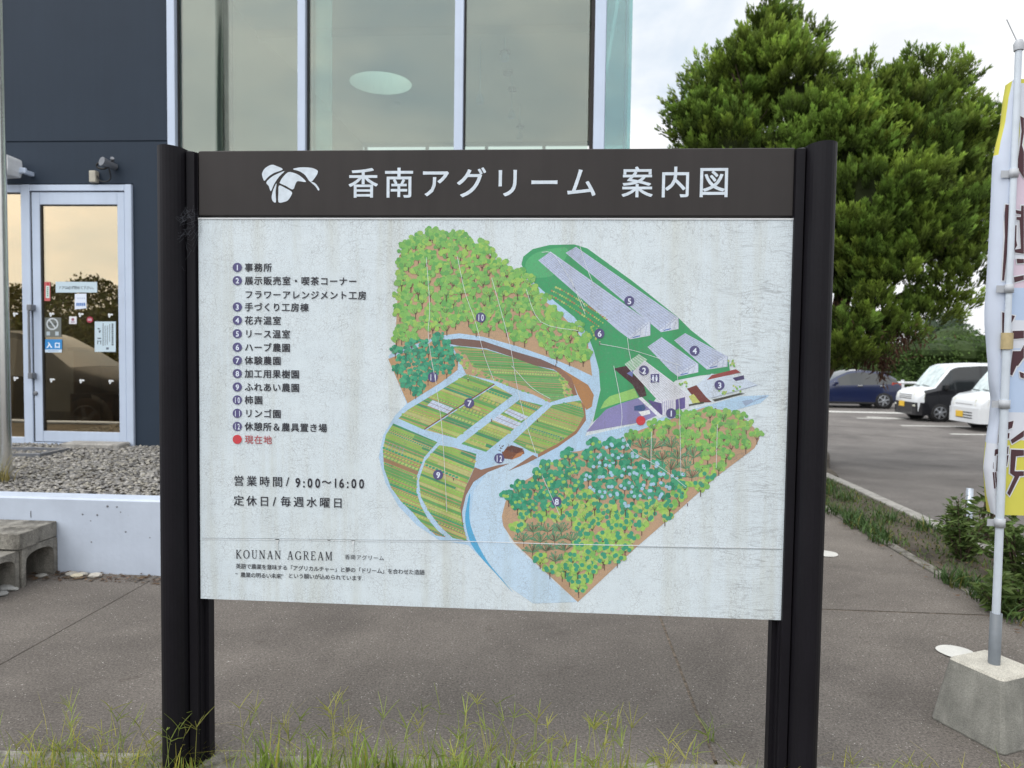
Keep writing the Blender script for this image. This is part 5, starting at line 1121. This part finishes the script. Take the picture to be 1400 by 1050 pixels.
def shrub(name, c, r, h, n, label, size=.075, lean=(0, 0), m='weed', cat_='shrub'):
    c = np.array(c, float); root = thing(name, label, cat_, tuple(c)); mb = MB(); P = []; D = []
    for k in range(max(9, n//42)):
        a = random.uniform(0, 6.28); rr = r*random.uniform(.15, 1); hh = h*random.uniform(.55, 1.0)*(1-.35*(rr/r)); tip = c+np.array([rr*math.cos(a)+lean[0]*hh, rr*math.sin(a)+lean[1]*hh, hh]); b = c+np.array([math.cos(a), math.sin(a), 0])*.03
        pts = smoothpoly([b, b*.45+tip*.55+np.array([0, 0, hh*.12]), tip], 4, False); mb.tube(pts, np.linspace(.007, .003, len(pts)), 5)
        for _ in range(n//max(9, n//42)):
            t = random.uniform(.15, 1.0); q = pts[min(len(pts)-1, int(t*len(pts)))]; an = random.uniform(0, 6.28); P.append(q+rng.normal(0, .012, 3)); D.append((math.cos(an), math.sin(an), random.uniform(-.45, .55)))
    mb.build('stem', M['bark'], root)
    V, Fq = leafcloud(np.array(P), np.array(D), size, .32, .25); o = bulk('foliage', V-c, Fq, grey(len(Fq), .6, 1.35), M[m]); o.parent = root
shrub('verge_shrub', atz(1316, 766, .0), .22, .60, 900, 'dark leafy verge shrub just in front of the grey cut off pipe', .07)
shrub('verge_shrub', atz(1338, 748, .0)+np.array([.04, .0, 0]), .11, .64, 150, 'tall thin leafy shoot rising above the dark verge shrub beside the pipe', .10, (.12, 0))
shrub('verge_shrub', atz(1392, 800, .0), .27, .56, 950, 'broad dark green shrub in the verge just behind the banner pole', .075)
shrub('verge_shrub', atz(1372, 842, .0), .22, .26, 420, 'low purplish green plant at the path edging below the banner', .075)

# ------------------------------------------------------------------ the juniper
TX0, TY0 = 4.02, 11.4
def wp(px, py, y=11.0): return aty(px, py, y)
tz = hp(TY0)
jun = thing('juniper_tree', 'big bushy green juniper with several pointed tops standing behind the right post', 'tree', (TX0, TY0, tz))
mb = MB()
def limb(pts, r0, r1): q = smoothpoly(pts, 5, False); mb.tube(q, np.linspace(r0, r1, len(q)), 9)
T0 = np.array([TX0, TY0, tz-.1])
limb([T0, T0+np.array([.05, 0, 1.2]), wp(1120, 300, 11.4), wp(1090, 160, 11.3), wp(1060, 60, 11.3)], .20, .03)
mb.build('trunk', M['bark'], jun)
for tgt, mid, y in (((1250,150),(1180,330),11.2),((1310,260),(1215,385),11.1),((1240,370),(1190,420),10.9),((1290,400),(1220,432),10.8),((1180,150),(1150,300),11.4),((960,150),(1060,300),11.5),((1000,100),(1080,260),11.2),((1225,455),(1180,470),10.7),((1330,330),(1240,400),11.3)):
    mb = MB(); limb([T0+np.array([.03, 0, random.uniform(.9, 1.7)]), wp(1150, 440, 11.3)*.6+.4*wp(*mid, y), wp(*mid, y), wp(*tgt, y)], .085, .018)
    for _ in range(7):
        t = random.uniform(.35, .95); a = wp(*mid, y)*(1-t)+wp(*tgt, y)*t; d = rng.normal(0, .32, 3)+np.array([0, 0, .22]); mb.tube(smoothpoly([a, a+d*.5+np.array([0, 0, -.04]), a+d], 3, False), np.linspace(.016, .004, 7), 5)
    mb.build('limb', M['bark'], jun)
# crown lobes: (px, py, depth y, radius x/z in px, tuft length factor)
LOB = [(1045,34,11.6,20,52),(1046,70,11.5,40,52),(1024,104,11.4,56,58),(1000,128,11.4,46,60),(972,152,11.3,46,52),(948,165,11.3,26,34),(1062,120,11.2,60,70),(1100,135,11.1,40,60),(1010,200,11.2,95,65),(1100,190,10.9,80,55),(1090,60,11.5,18,48),
       (1135,175,10.9,60,62),(1176,128,11.0,20,46),(1176,160,11.0,44,52),(1160,210,10.8,75,70),(1225,150,11.0,50,58),(1250,118,11.1,24,44),(1268,145,11.1,46,50),(1300,118,11.3,13,36),(1245,200,10.8,85,75),(1305,200,10.9,52,65),(1335,225,11.1,30,60),
       (1200,270,10.6,95,75),(1285,270,10.6,75,75),(1335,290,10.8,30,55),(1170,330,10.6,70,60),(1250,335,10.5,72,55),(1310,330,10.6,48,45),(1215,372,10.4,42,30),(1300,365,10.6,38,24),(1285,412,10.5,34,24),(1250,440,10.5,42,26),
       (1180,428,10.4,46,34),(1150,470,10.4,40,42),(1210,462,10.4,44,26),(1160,380,10.9,40,40),(1005,290,11.6,80,70),(1090,300,11.8,90,90),(1130,480,10.7,30,30),
       (1120,250,12.2,110,110),(1230,240,12.3,120,110),(1000,140,12.2,80,80),(1270,340,12.0,70,50)]
PP = []; DD = []; SS = []; CC = []
pxm = lambda y: y*1.02/F_PX
cores = MB()
def tuft(p_, d_, L_, wid0, g, yw, m_=42):
    t = rng.uniform(0, 1, m_)**.85; a = rng.uniform(0, 6.28, m_)
    u = np.cross(d_, (0.3, .2, .9)); u /= np.linalg.norm(u)+1e-9; w = np.cross(d_, u); wid = wid0*(np.minimum(1, t*3.2+.25))*(1-t)**.75
    off = np.cos(a)[:, None]*u+np.sin(a)[:, None]*w
    PP.append(p_+d_*(t*L_)[:, None]+off*(wid*rng.uniform(.5, 1, m_))[:, None]); DD.append(d_+off*.34); SS.append(np.full(m_, .07))
    k = .20+1.15*t**1.2; CC.append(np.stack([g*(1+yw)*k, g*k, g*(1-yw*.8)*k*.95, np.ones(m_)], 1))  # leaf colour carries shadow at the tuft base and light at the tip
for (px, py, y, rx, rz) in LOB:
    c = wp(px, py, y); k = pxm(y); ax, az = rx*k*1.03, rz*k; ay = (ax+az)*.5*.95
    area = 4*math.pi*((ax*az)**.8+(ax*ay)**.8+(ay*az)**.8)/3; ns = max(5, int(area*2.7)); R3 = np.array([ax, ay, az])
    for _ in range(ns):                                   # clumps over the lobe, each a bundle of upswept tufts
        sp = rng.normal(0, 1, 3); sp[1] -= .35*abs(sp[1]); sp /= np.linalg.norm(sp); cc = c+sp*rng.uniform(.50, .84)*R3; cr_ = random.uniform(.20, .34)
        g0_ = random.uniform(.62, 1.25); yw0 = random.uniform(-.12, .06); lean = sp*np.array([.7, .7, .2])+np.array([0, 0, 1.15])
        for _ in range(random.randint(11, 16)):
            q = rng.normal(0, 1, 3); q /= np.linalg.norm(q); q[2] = abs(q[2])*.9-.25; d_ = lean+q*.55+rng.normal(0, .1, 3); d_ /= np.linalg.norm(d_)
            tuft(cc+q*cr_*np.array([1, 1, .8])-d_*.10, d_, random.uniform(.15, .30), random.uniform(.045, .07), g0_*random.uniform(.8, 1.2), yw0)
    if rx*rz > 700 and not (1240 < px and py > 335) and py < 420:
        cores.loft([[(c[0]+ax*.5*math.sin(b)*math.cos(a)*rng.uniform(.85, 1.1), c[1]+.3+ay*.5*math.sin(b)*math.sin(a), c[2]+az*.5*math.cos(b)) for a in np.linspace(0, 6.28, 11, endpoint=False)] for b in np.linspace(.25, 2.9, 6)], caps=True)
PP, DD, SS, CC = map(np.concatenate, (PP, DD, SS, CC))
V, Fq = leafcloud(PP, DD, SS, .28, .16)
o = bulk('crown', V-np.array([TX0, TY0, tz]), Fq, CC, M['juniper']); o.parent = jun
cores.c = [(.14, .14, .13, 1)]*len(cores.c); cores.build('shaded_core', M['juniper'], jun)  # solid cores coloured near black for the shadow inside the crown
# dead brown underside
P2 = []; D2 = []
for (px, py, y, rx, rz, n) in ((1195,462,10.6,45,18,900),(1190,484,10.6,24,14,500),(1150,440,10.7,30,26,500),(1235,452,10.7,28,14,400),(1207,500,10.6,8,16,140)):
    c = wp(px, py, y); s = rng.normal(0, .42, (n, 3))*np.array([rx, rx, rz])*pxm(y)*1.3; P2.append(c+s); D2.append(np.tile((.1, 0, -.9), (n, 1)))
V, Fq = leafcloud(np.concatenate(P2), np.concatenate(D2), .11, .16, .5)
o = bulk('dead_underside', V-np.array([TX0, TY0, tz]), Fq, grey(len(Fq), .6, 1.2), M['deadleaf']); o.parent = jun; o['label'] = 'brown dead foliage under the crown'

# ------------------------------------------------------------------ background bushes, rail, far trees
def bush(name, c, r, h, n, label, m='hedge', size=.16, cat_='bush', group=None, trunk=False, lobes=9, droop=False):
    c = np.array(c, float); root = thing(name, label, cat_, tuple(c), 0, group); P = []; D = []; core = MB()
    for k in range(lobes):
        a = random.uniform(0, 6.28); rr = r*random.uniform(0, .72); lc = c+np.array([rr*math.cos(a), rr*math.sin(a)*.7, h*random.uniform(.28, .78)]); lr = np.array([r*random.uniform(.3, .52), r*random.uniform(.3, .5), h*random.uniform(.18, .3)])
        sp = rng.normal(0, 1, (n//lobes, 3)); sp /= np.linalg.norm(sp, axis=1, keepdims=True); P.append(lc+sp*rng.uniform(.75, 1.08, (len(sp), 1))*lr); D.append(sp+np.array([0, 0, -.6 if droop else .35]))
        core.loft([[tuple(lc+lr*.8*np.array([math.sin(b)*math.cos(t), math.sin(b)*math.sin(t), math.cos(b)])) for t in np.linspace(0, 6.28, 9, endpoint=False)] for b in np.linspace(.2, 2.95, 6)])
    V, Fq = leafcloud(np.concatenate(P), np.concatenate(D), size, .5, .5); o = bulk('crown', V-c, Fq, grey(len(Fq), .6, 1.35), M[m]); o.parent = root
    core.c = [(.45, .45, .45, 1)]*len(core.c); core.build('shaded_core', M[m], root)  # solid core coloured darker for the shadow inside the bush
    mb = MB(); mb.tube([c, c+np.array([.05, 0, h*.5])], [max(.06, r*.06), .03], 7); mb.build('trunk', M['bark'], root)
def rise(y): return hr(y) - .035
LBL = ['low rounded green bush far left of the hedge, seen under the juniper', 'pale green bush behind the blue hatchback', 'mid green bush rising behind the tail of the blue car', 'green bush behind the guard rail between the blue car and the black van', 'taller dark bush above the roof of the black van', 'broad dark drooping bush behind the white van', 'dark drooping bush at the right end of the hedge by the banner', 'darkest high bush behind the gap between the two vans']
for (px, top, y, r, h), lb in zip(((1150,492,44,2.4,2.6),(1180,490,45,2.6,2.9),(1215,480,46,3.0,3.3),(1250,470,46,3.2,3.6),(1290,462,47,3.2,4.2),(1335,456,46,3.6,4.2),(1385,452,45,3.6,4.4),(1310,450,52,4.0,5.2)), LBL):
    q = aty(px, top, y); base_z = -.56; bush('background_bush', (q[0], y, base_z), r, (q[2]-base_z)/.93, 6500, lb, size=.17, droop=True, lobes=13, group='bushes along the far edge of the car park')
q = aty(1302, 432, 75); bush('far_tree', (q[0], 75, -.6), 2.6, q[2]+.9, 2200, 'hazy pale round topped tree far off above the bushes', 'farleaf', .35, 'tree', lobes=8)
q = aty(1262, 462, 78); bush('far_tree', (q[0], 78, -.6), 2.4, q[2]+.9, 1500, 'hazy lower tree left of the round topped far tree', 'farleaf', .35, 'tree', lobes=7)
rl = thing('guard_rail', 'white painted three bar guard rail behind the blue car and the black van', 'rail', (16, 33, -.56))
mb = MB()
for py in (0, 1, 2): mb.tube([(9, 33, -.56+.33+py*.30), (24, 33.2, -.56+.33+py*.30)], .055, 8)
mb.build('rail_bar', M['white'], rl)
for x in np.arange(9.5, 24, 2.0): mb = MB(); mb.box((x-.05, 33.06, -.6), (x+.05, 33.16, .50)); mb.build('rail_post', M['white'], rl)

# ------------------------------------------------------------------ vehicles (local: forward is -X, camera side is -Y)
PAINT = dict(white=mat('white_car_paint', (.70, .72, .74, 1), .25, var=.02, scale=2, coat=.6, spec=.5), black=mat('black_car_paint', (.010, .010, .013, 1), .25, var=.05, scale=2, coat=.5), blue=mat('dark_blue_car_paint', (.010, .017, .060, 1), .22, var=.05, scale=2, coat=.7),
             grey=mat('grey_car_paint', (.022, .026, .032, 1), .55, var=.04, scale=2, spec=.3), glass=mat('car_glass', (.018, .022, .024, 1), .08, var=.1, scale=2, spec=.8), palescreen=mat('pale_windscreen', (.52, .60, .60, 1), .12, var=.22, scale=5, spec=.7),  # van windscreens coloured a mottled pale grey-green
             lamp=mat('lamp_lens', (.62, .62, .52, 1), .12, var=.2, scale=14, coat=1.0), tail=mat('red_lens', (.45, .05, .03, 1), .2, coat=.6), tyre=mat('tyre_rubber', (.016, .016, .017, 1), .85, var=.1), rim2=mat('dull_rim', (.03, .032, .036, 1), .5), rim=mat('wheel_rim', (.42, .44, .47, 1), .35, .7, var=.06), plate=mat('yellow_plate', (.72, .45, .03, 1), .5, var=.03), chrome=mat('chrome', (.6, .6, .6, 1), .15, 1.0, var=.02), trim=M['black'])
def vehicle(name, label, cat_, loc, rz, S, pw, wheels, wr, body, side=None, roof=None, ws=(3, 5), win=(), rearwin=(), wsm='glass', extras=None):
    root = thing(name, label, cat_, loc, rz); ORG[root.name] = (0, 0, 0); rings = []
    for (x, zb, zl, zt_, wb_, wl_, wt_) in S:
        h = [(0, zb), (wb_*.9, zb), (wb_, zb+.08), (wl_, zb+(zl-zb)*.55), (wl_*.995, zl-.03), (wl_*.985, zl), (wt_+(wl_-wt_)*.06, zt_-.10*min(1, (zt_-zl)/.3) if zt_ > zl+.02 else zt_), (wt_-.05, zt_-.015), (0, zt_)]
        rings.append([(x, -a, b) for a, b in h] + [(x, a, b) for a, b in h[-2:0:-1]])
    n = len(rings[0]); parts = {}
    for i in range(len(rings)-1):
        for j in range(n):
            jj = j if j < 8 else n-1-j                                   # mirrored segment number
            p = 'body'
            if jj >= 6 and roof and i >= ws[1]: p = 'roof'
            if side and jj in (1, 2, 3, 4, 5) and i >= 2: p = 'side_panel'
            if jj == 5 and any(a <= i < b for a, b in win): p = 'side_window%d%d' % ([a <= i < b for a, b in win].index(True), j > 8)
            if jj >= 6 and ws[0] <= i < ws[1]: p = 'windscreen' if jj == 7 else p
            if jj == 7 and any(a <= i < b for a, b in rearwin): p = 'rear_window'
            parts.setdefault(p, []).append((i*n+j, i*n+(j+1) % n, (i+1)*n+(j+1) % n, (i+1)*n+j))
    parts['body'] += [tuple(range(n-1, -1, -1)), tuple((len(rings)-1)*n+k for k in range(n))]
    allv = [p for r in rings for p in r]
    for p, fs in parts.items():
        used = sorted({i for f in fs for i in f}); mp_ = {u: k for k, u in enumerate(used)}; mb = MB(); mb.add([allv[u] for u in used], [tuple(mp_[i] for i in f) for f in fs], sm=True)
        m = {'body': PAINT[body], 'roof': PAINT[roof or body], 'side_panel': PAINT[side or body], 'side_window': PAINT['glass'], 'rear_window': PAINT['glass'], 'windscreen': PAINT[wsm]}[p.rstrip('0123456789')]
        o = mb.build(p.rstrip('0123456789'), m, root)
        md = o.modifiers.new('edge', 'EDGE_SPLIT'); md.split_angle = R_(38)
    for wx in wheels:
        for sy in (-1, 1):
            yo = sy*(pw-.005); mb = MB(); mb.lathe([(wr*1.17, yo-sy*.12), (wr*1.17, yo+sy*.004), (wr*.2, yo+sy*.006)], (wx, 0, wr), 'y', 28); mb.build('wheel_arch', PAINT['trim'], root)
            mb = MB(); mb.lathe([(wr*.55, yo-sy*.10), (wr*.96, yo-sy*.10), (wr, yo-sy*.08), (wr, yo+sy*.005), (wr*.95, yo+sy*.022), (wr*.66, yo+sy*.024)], (wx, 0, wr), 'y', 28); w = mb.build('wheel', PAINT['tyre'], root)
            mb = MB(); mb.lathe([(wr*.68, yo+sy*.012), (wr*.68, yo+sy*.026), (wr*.60, yo+sy*.022), (wr*.58, yo+sy*.012), (wr*.1, yo+sy*.014)], (wx, 0, wr), 'y', 28)
            for k in range(6):
                a = k*math.pi/3+.3; ca, sa = math.cos(a), math.sin(a); r0, r1, h = wr*.05, wr*.62, wr*.10
                mb.add([(wx+ca*r+sa*s*h, yo+sy*(.030 if r == r0 else .024), wr+sa*r-ca*s*h) for r, s in ((r0,-1.2),(r0,1.2),(r1,.8),(r1,-.8))], [(0, 1, 2, 3)])
            mb.lathe([(wr*.17, yo+sy*.016), (wr*.17, yo+sy*.034), (wr*.1, yo+sy*.038)], (wx, 0, wr), 'y', 14); mb.build('rim', PAINT['rim2' if body == 'grey' else 'rim'], w)
    if extras: extras(root)
    return root
def pt(root, name, m, fn, label=None):
    mb = MB(); fn(mb); o = mb.build(name, m, root); 
    if label: o['label'] = label
    return o
VAN = [(0,.34,.62,.80,.56,.60,.56),(.05,.25,.74,.90,.69,.70,.64),(.22,.22,.90,1.02,.735,.735,.67),(.58,.22,.99,1.10,.7375,.7375,.66),(.78,.22,1.02,1.40,.7375,.7375,.635),(1.05,.22,1.03,1.74,.7375,.7375,.61),(1.16,.22,1.03,1.80,.7375,.7375,.605),(1.3,.22,1.03,1.84,.7375,.7375,.60),(1.95,.22,1.03,1.885,.7375,.7375,.60),(2.02,.22,1.03,1.887,.7375,.7375,.60),(2.7,.22,1.03,1.885,.7375,.7375,.60),(2.78,.22,1.03,1.88,.7375,.7375,.60),(3.25,.24,1.03,1.85,.73,.73,.59),(3.36,.27,1.0,1.72,.71,.71,.57),(3.395,.32,.95,1.2,.68,.68,.58)]
def van_extras(dark):
    def fn(r):
        for sy in (-1, 1):
            pt(r, 'headlight', PAINT['lamp'], lambda mb: mb.loft([[(.035+.0*a, sy*(.36+.0), .70), (.03, sy*.62, .70), (.03, sy*.62, .86), (.04, sy*.38, .88)], [(.0, sy*.40, .715), (.01, sy*.655, .72), (.06, sy*.66, .90), (.03, sy*.42, .895)] if False else [(-.012, sy*.40, .71), (.02, sy*.655, .715), (.05, sy*.655, .885), (.012, sy*.43, .89)]]) if False else mb.loft([[(.20, sy*.69, .70), (.03, sy*.42, .70), (.05, sy*.42, .90), (.24, sy*.69, .92)], [(.20, sy*.737, .705), (-.012, sy*.50, .705), (.01, sy*.48, .885), (.24, sy*.737, .905)]]))
            pt(r, 'door_mirror', PAINT['trim'], lambda mb: (mb.box((.80, min(sy*.76, sy*.90), 1.02), (.90, max(sy*.76, sy*.90), 1.20), bev=.03), mb.box((.86, min(sy*.72, sy*.78), 1.0), (.92, max(sy*.72, sy*.78), 1.06))))
            pt(r, 'door_handle', PAINT['trim' if dark else 'white'], lambda mb: mb.box((1.85, min(sy*.735, sy*.755), .86), (2.0, max(sy*.735, sy*.755), .90), bev=.008))
        for x in (.66, 1.99, 2.9): pt(r, 'door_gap', PAINT['trim'], lambda mb: mb.box((x-.006, -.7395, .34), (x+.006, -.70, 1.0)))
        if dark:
            pt(r, 'bumper', PAINT['black'], lambda mb: mb.loft([[(-.03, -.50, z), (.0, -.66, z), (.16, -.742, z), (.5, -.742, z), (.5, .742, z), (.16, .742, z), (.0, .66, z), (-.03, .50, z)] for z in (.20, .26, .56, .60)]))
            pt(r, 'grille', PAINT['chrome'], lambda mb: [mb.box((-.015+k*.008, -.38, .70+k*.055), (.06, .38, .735+k*.055), bev=.008) for k in range(3)])
            pt(r, 'fog_lamp', PAINT['lamp'], lambda mb: [mb.box((-.03, min(s*.48, s*.62), .46), (.03, max(s*.48, s*.62), .54), bev=.02) for s in (-1, 1)])
        else:
            pt(r, 'bumper', PAINT['white'], lambda mb: mb.loft([[(-.03, -.52, z), (.0, -.67, z), (.16, -.742, z), (.45, -.742, z), (.45, .742, z), (.16, .742, z), (.0, .67, z), (-.03, .52, z)] for z in (.22, .26, .60, .64)]))
            pt(r, 'lower_grille', PAINT['trim'], lambda mb: [mb.box((-.036, -.42, .34+k*.075), (-.026, .30, .37+k*.075)) for k in range(3)])
            pt(r, 'upper_grille', PAINT['chrome'], lambda mb: [mb.box((-.005+k*.014, -.38, .72+k*.06), (.06, .38, .745+k*.06), bev=.005) for k in range(2)])
        pt(r, 'number_plate', PAINT['plate'], lambda mb: mb.box((-.045, -.02, .36 if not dark else .44), (-.032, .31, .53 if not dark else .61), bev=.004))
        pt(r, 'wiper', PAINT['trim'], lambda mb: (mb.tube([(.55, -.35, 1.115), (.60, .12, 1.14)], .012, 5), mb.tube([(.55, .2, 1.115), (.60, .58, 1.13)], .012, 5)))
    return fn
vehicle('small_van', 'small boxy van with black sides, white roof and bonnet, silver wheels and yellow plate', 'van', (11.75-.72+.28, 23.2+.735, hr(23)+.002), R_(2), VAN, .735, (.72, 3.0), .285, 'white', 'black', 'white', (3, 6), ((4, 8), (9, 10), (11, 12)), (), 'palescreen', van_extras(True))
vehicle('small_van', 'all white small boxy van with yellow plate, half hidden by the banner', 'van', (11.52, 20.25+.70, hr(20.9)+.002), R_(3), VAN, .735, (.86, 3.0), .28, 'white', None, None, (3, 6), ((4, 8), (9, 10), (11, 12)), (), 'palescreen', van_extras(False))
HAT = [(0,.35,.52,.66,.45,.48,.42),(.06,.24,.60,.76,.70,.72,.62),(.3,.20,.70,.86,.80,.82,.72),(.75,.19,.82,.96,.845,.85,.74),(1.15,.18,.88,1.03,.8475,.85,.72),(1.55,.18,.90,1.26,.8475,.85,.64),(1.95,.18,.91,1.44,.8475,.85,.58),(2.1,.18,.915,1.48,.8475,.85,.57),(2.45,.18,.92,1.515,.8475,.85,.57),(2.55,.18,.925,1.515,.8475,.85,.57),(3.05,.18,.94,1.47,.8475,.85,.56),(3.15,.18,.95,1.455,.8475,.85,.555),(3.55,.20,.97,1.36,.84,.845,.53),(3.85,.26,.98,1.20,.80,.81,.55),(3.97,.32,.92,1.02,.74,.76,.56),(4.0,.36,.80,.90,.66,.70,.56)]
def hat_extras(r):
    for sy in (-1, 1):
        pt(r, 'headlight', PAINT['lamp'], lambda mb: mb.loft([[(.16, sy*.60, .62), (.5, sy*.80, .72), (.5, sy*.80, .80), (.2, sy*.6, .74)], [(.10, sy*.64, .62), (.46, sy*.835, .72), (.5, sy*.83, .80), (.16, sy*.63, .75)]]))
        pt(r, 'tail_lamp', PAINT['tail'], lambda mb: mb.loft([[(3.55, sy*.80, .95), (3.9, sy*.70, .84), (3.93, sy*.70, 1.0), (3.6, sy*.80, 1.04)], [(3.55, sy*.852, .95), (3.985, sy*.745, .84), (3.96, sy*.73, 1.0), (3.6, sy*.845, 1.04)]]))
        pt(r, 'door_mirror', PAINT['blue'], lambda mb: mb.box((1.32, min(sy*.87, sy*1.0), .93), (1.48, max(sy*.87, sy*1.0), 1.07), bev=.04))
        for x in (2.25, 3.1): pt(r, 'door_handle', PAINT['chrome'], lambda mb: mb.box((x, min(sy*.85, sy*.875), .86), (x+.2, max(sy*.85, sy*.875), .91), bev=.01))
        pt(r, 'sill', PAINT['trim'], lambda mb: mb.box((1.0, min(sy*.80, sy*.856), .17), (2.95, max(sy*.80, sy*.856), .25), bev=.02))
    pt(r, 'rear_spoiler', PAINT['blue'], lambda mb: mb.box((3.3, -.5, 1.42), (3.72, .5, 1.45), bev=.012))
    pt(r, 'rear_bumper', PAINT['trim'], lambda mb: mb.box((3.6, -.72, .28), (4.01, .72, .46), bev=.05))
cx = atz(1207, 559, -.52)
vehicle('hatchback_car', 'dark blue five door hatchback with silver spoked wheels parked side on in the distance', 'car', (cx[0]-3.25, cx[1]+.84, hr(28)+.002), 0, HAT, .845, (.78, 3.27), .315, 'blue', None, None, (4, 7), ((5, 9), (9, 13)), ((12, 13),), 'glass', hat_extras)
SUV = [(x, zb, zl*1.14, zt_*1.16, a, b, c) for x, zb, zl, zt_, a, b, c in HAT]
vehicle('parked_car', 'dark grey car parked left of the picture, seen only mirrored in the door', 'car', (-6.45, 2.35, -.002), R_(180), SUV, .845, (.78, 3.27), .36, 'grey', None, None, (4, 7), ((5, 9), (9, 13)), ((12, 13),), 'glass', None)

# ------------------------------------------------------------------ wooded hill across the way (seen mirrored in the glass)
P3 = []; n = 80000
u = rng.uniform(-1, 1, n); xx = u*90-30; top = 7.6+.8*np.sin(xx*.11)+.6*np.sin(xx*.31+1)+.45*np.sin(xx*.8)+.03*(-xx); f = rng.uniform(0, 1, n)**.8
P3 = np.stack([xx, -62-14*f+rng.normal(0, 1.0, n), f*top*.74+rng.normal(0, .12, n)], 1)
P3[:, 2] *= np.clip(1+.03*(-47-xx), .6, 1.5)
V, Fq = leafcloud(P3, np.tile((0, .5, .5), (n, 1)), 0.45, .8, .8)
kind(bulk('wooded_hill', V, Fq, grey(n, .5, 1.4, (.2, .1, .1)), M['hillleaf']), 'stuff')
mb = MB(); xs = np.linspace(-122, 62, 60); mb.loft([[(x, -60, -1), (x, -76, .7*float(7.2+.8*math.sin(x*.11)+.6*math.sin(x*.31+1)+.45*math.sin(x*.8)-.03*x)), (x, -110, -1)] for x in xs], caps=False, closed=False)
mb.c = [(.4, .45, .4, 1)]*len(mb.c); kind(mb.build('hill', M['hillleaf']), 'structure')
bpy.data.objects.remove(_co)
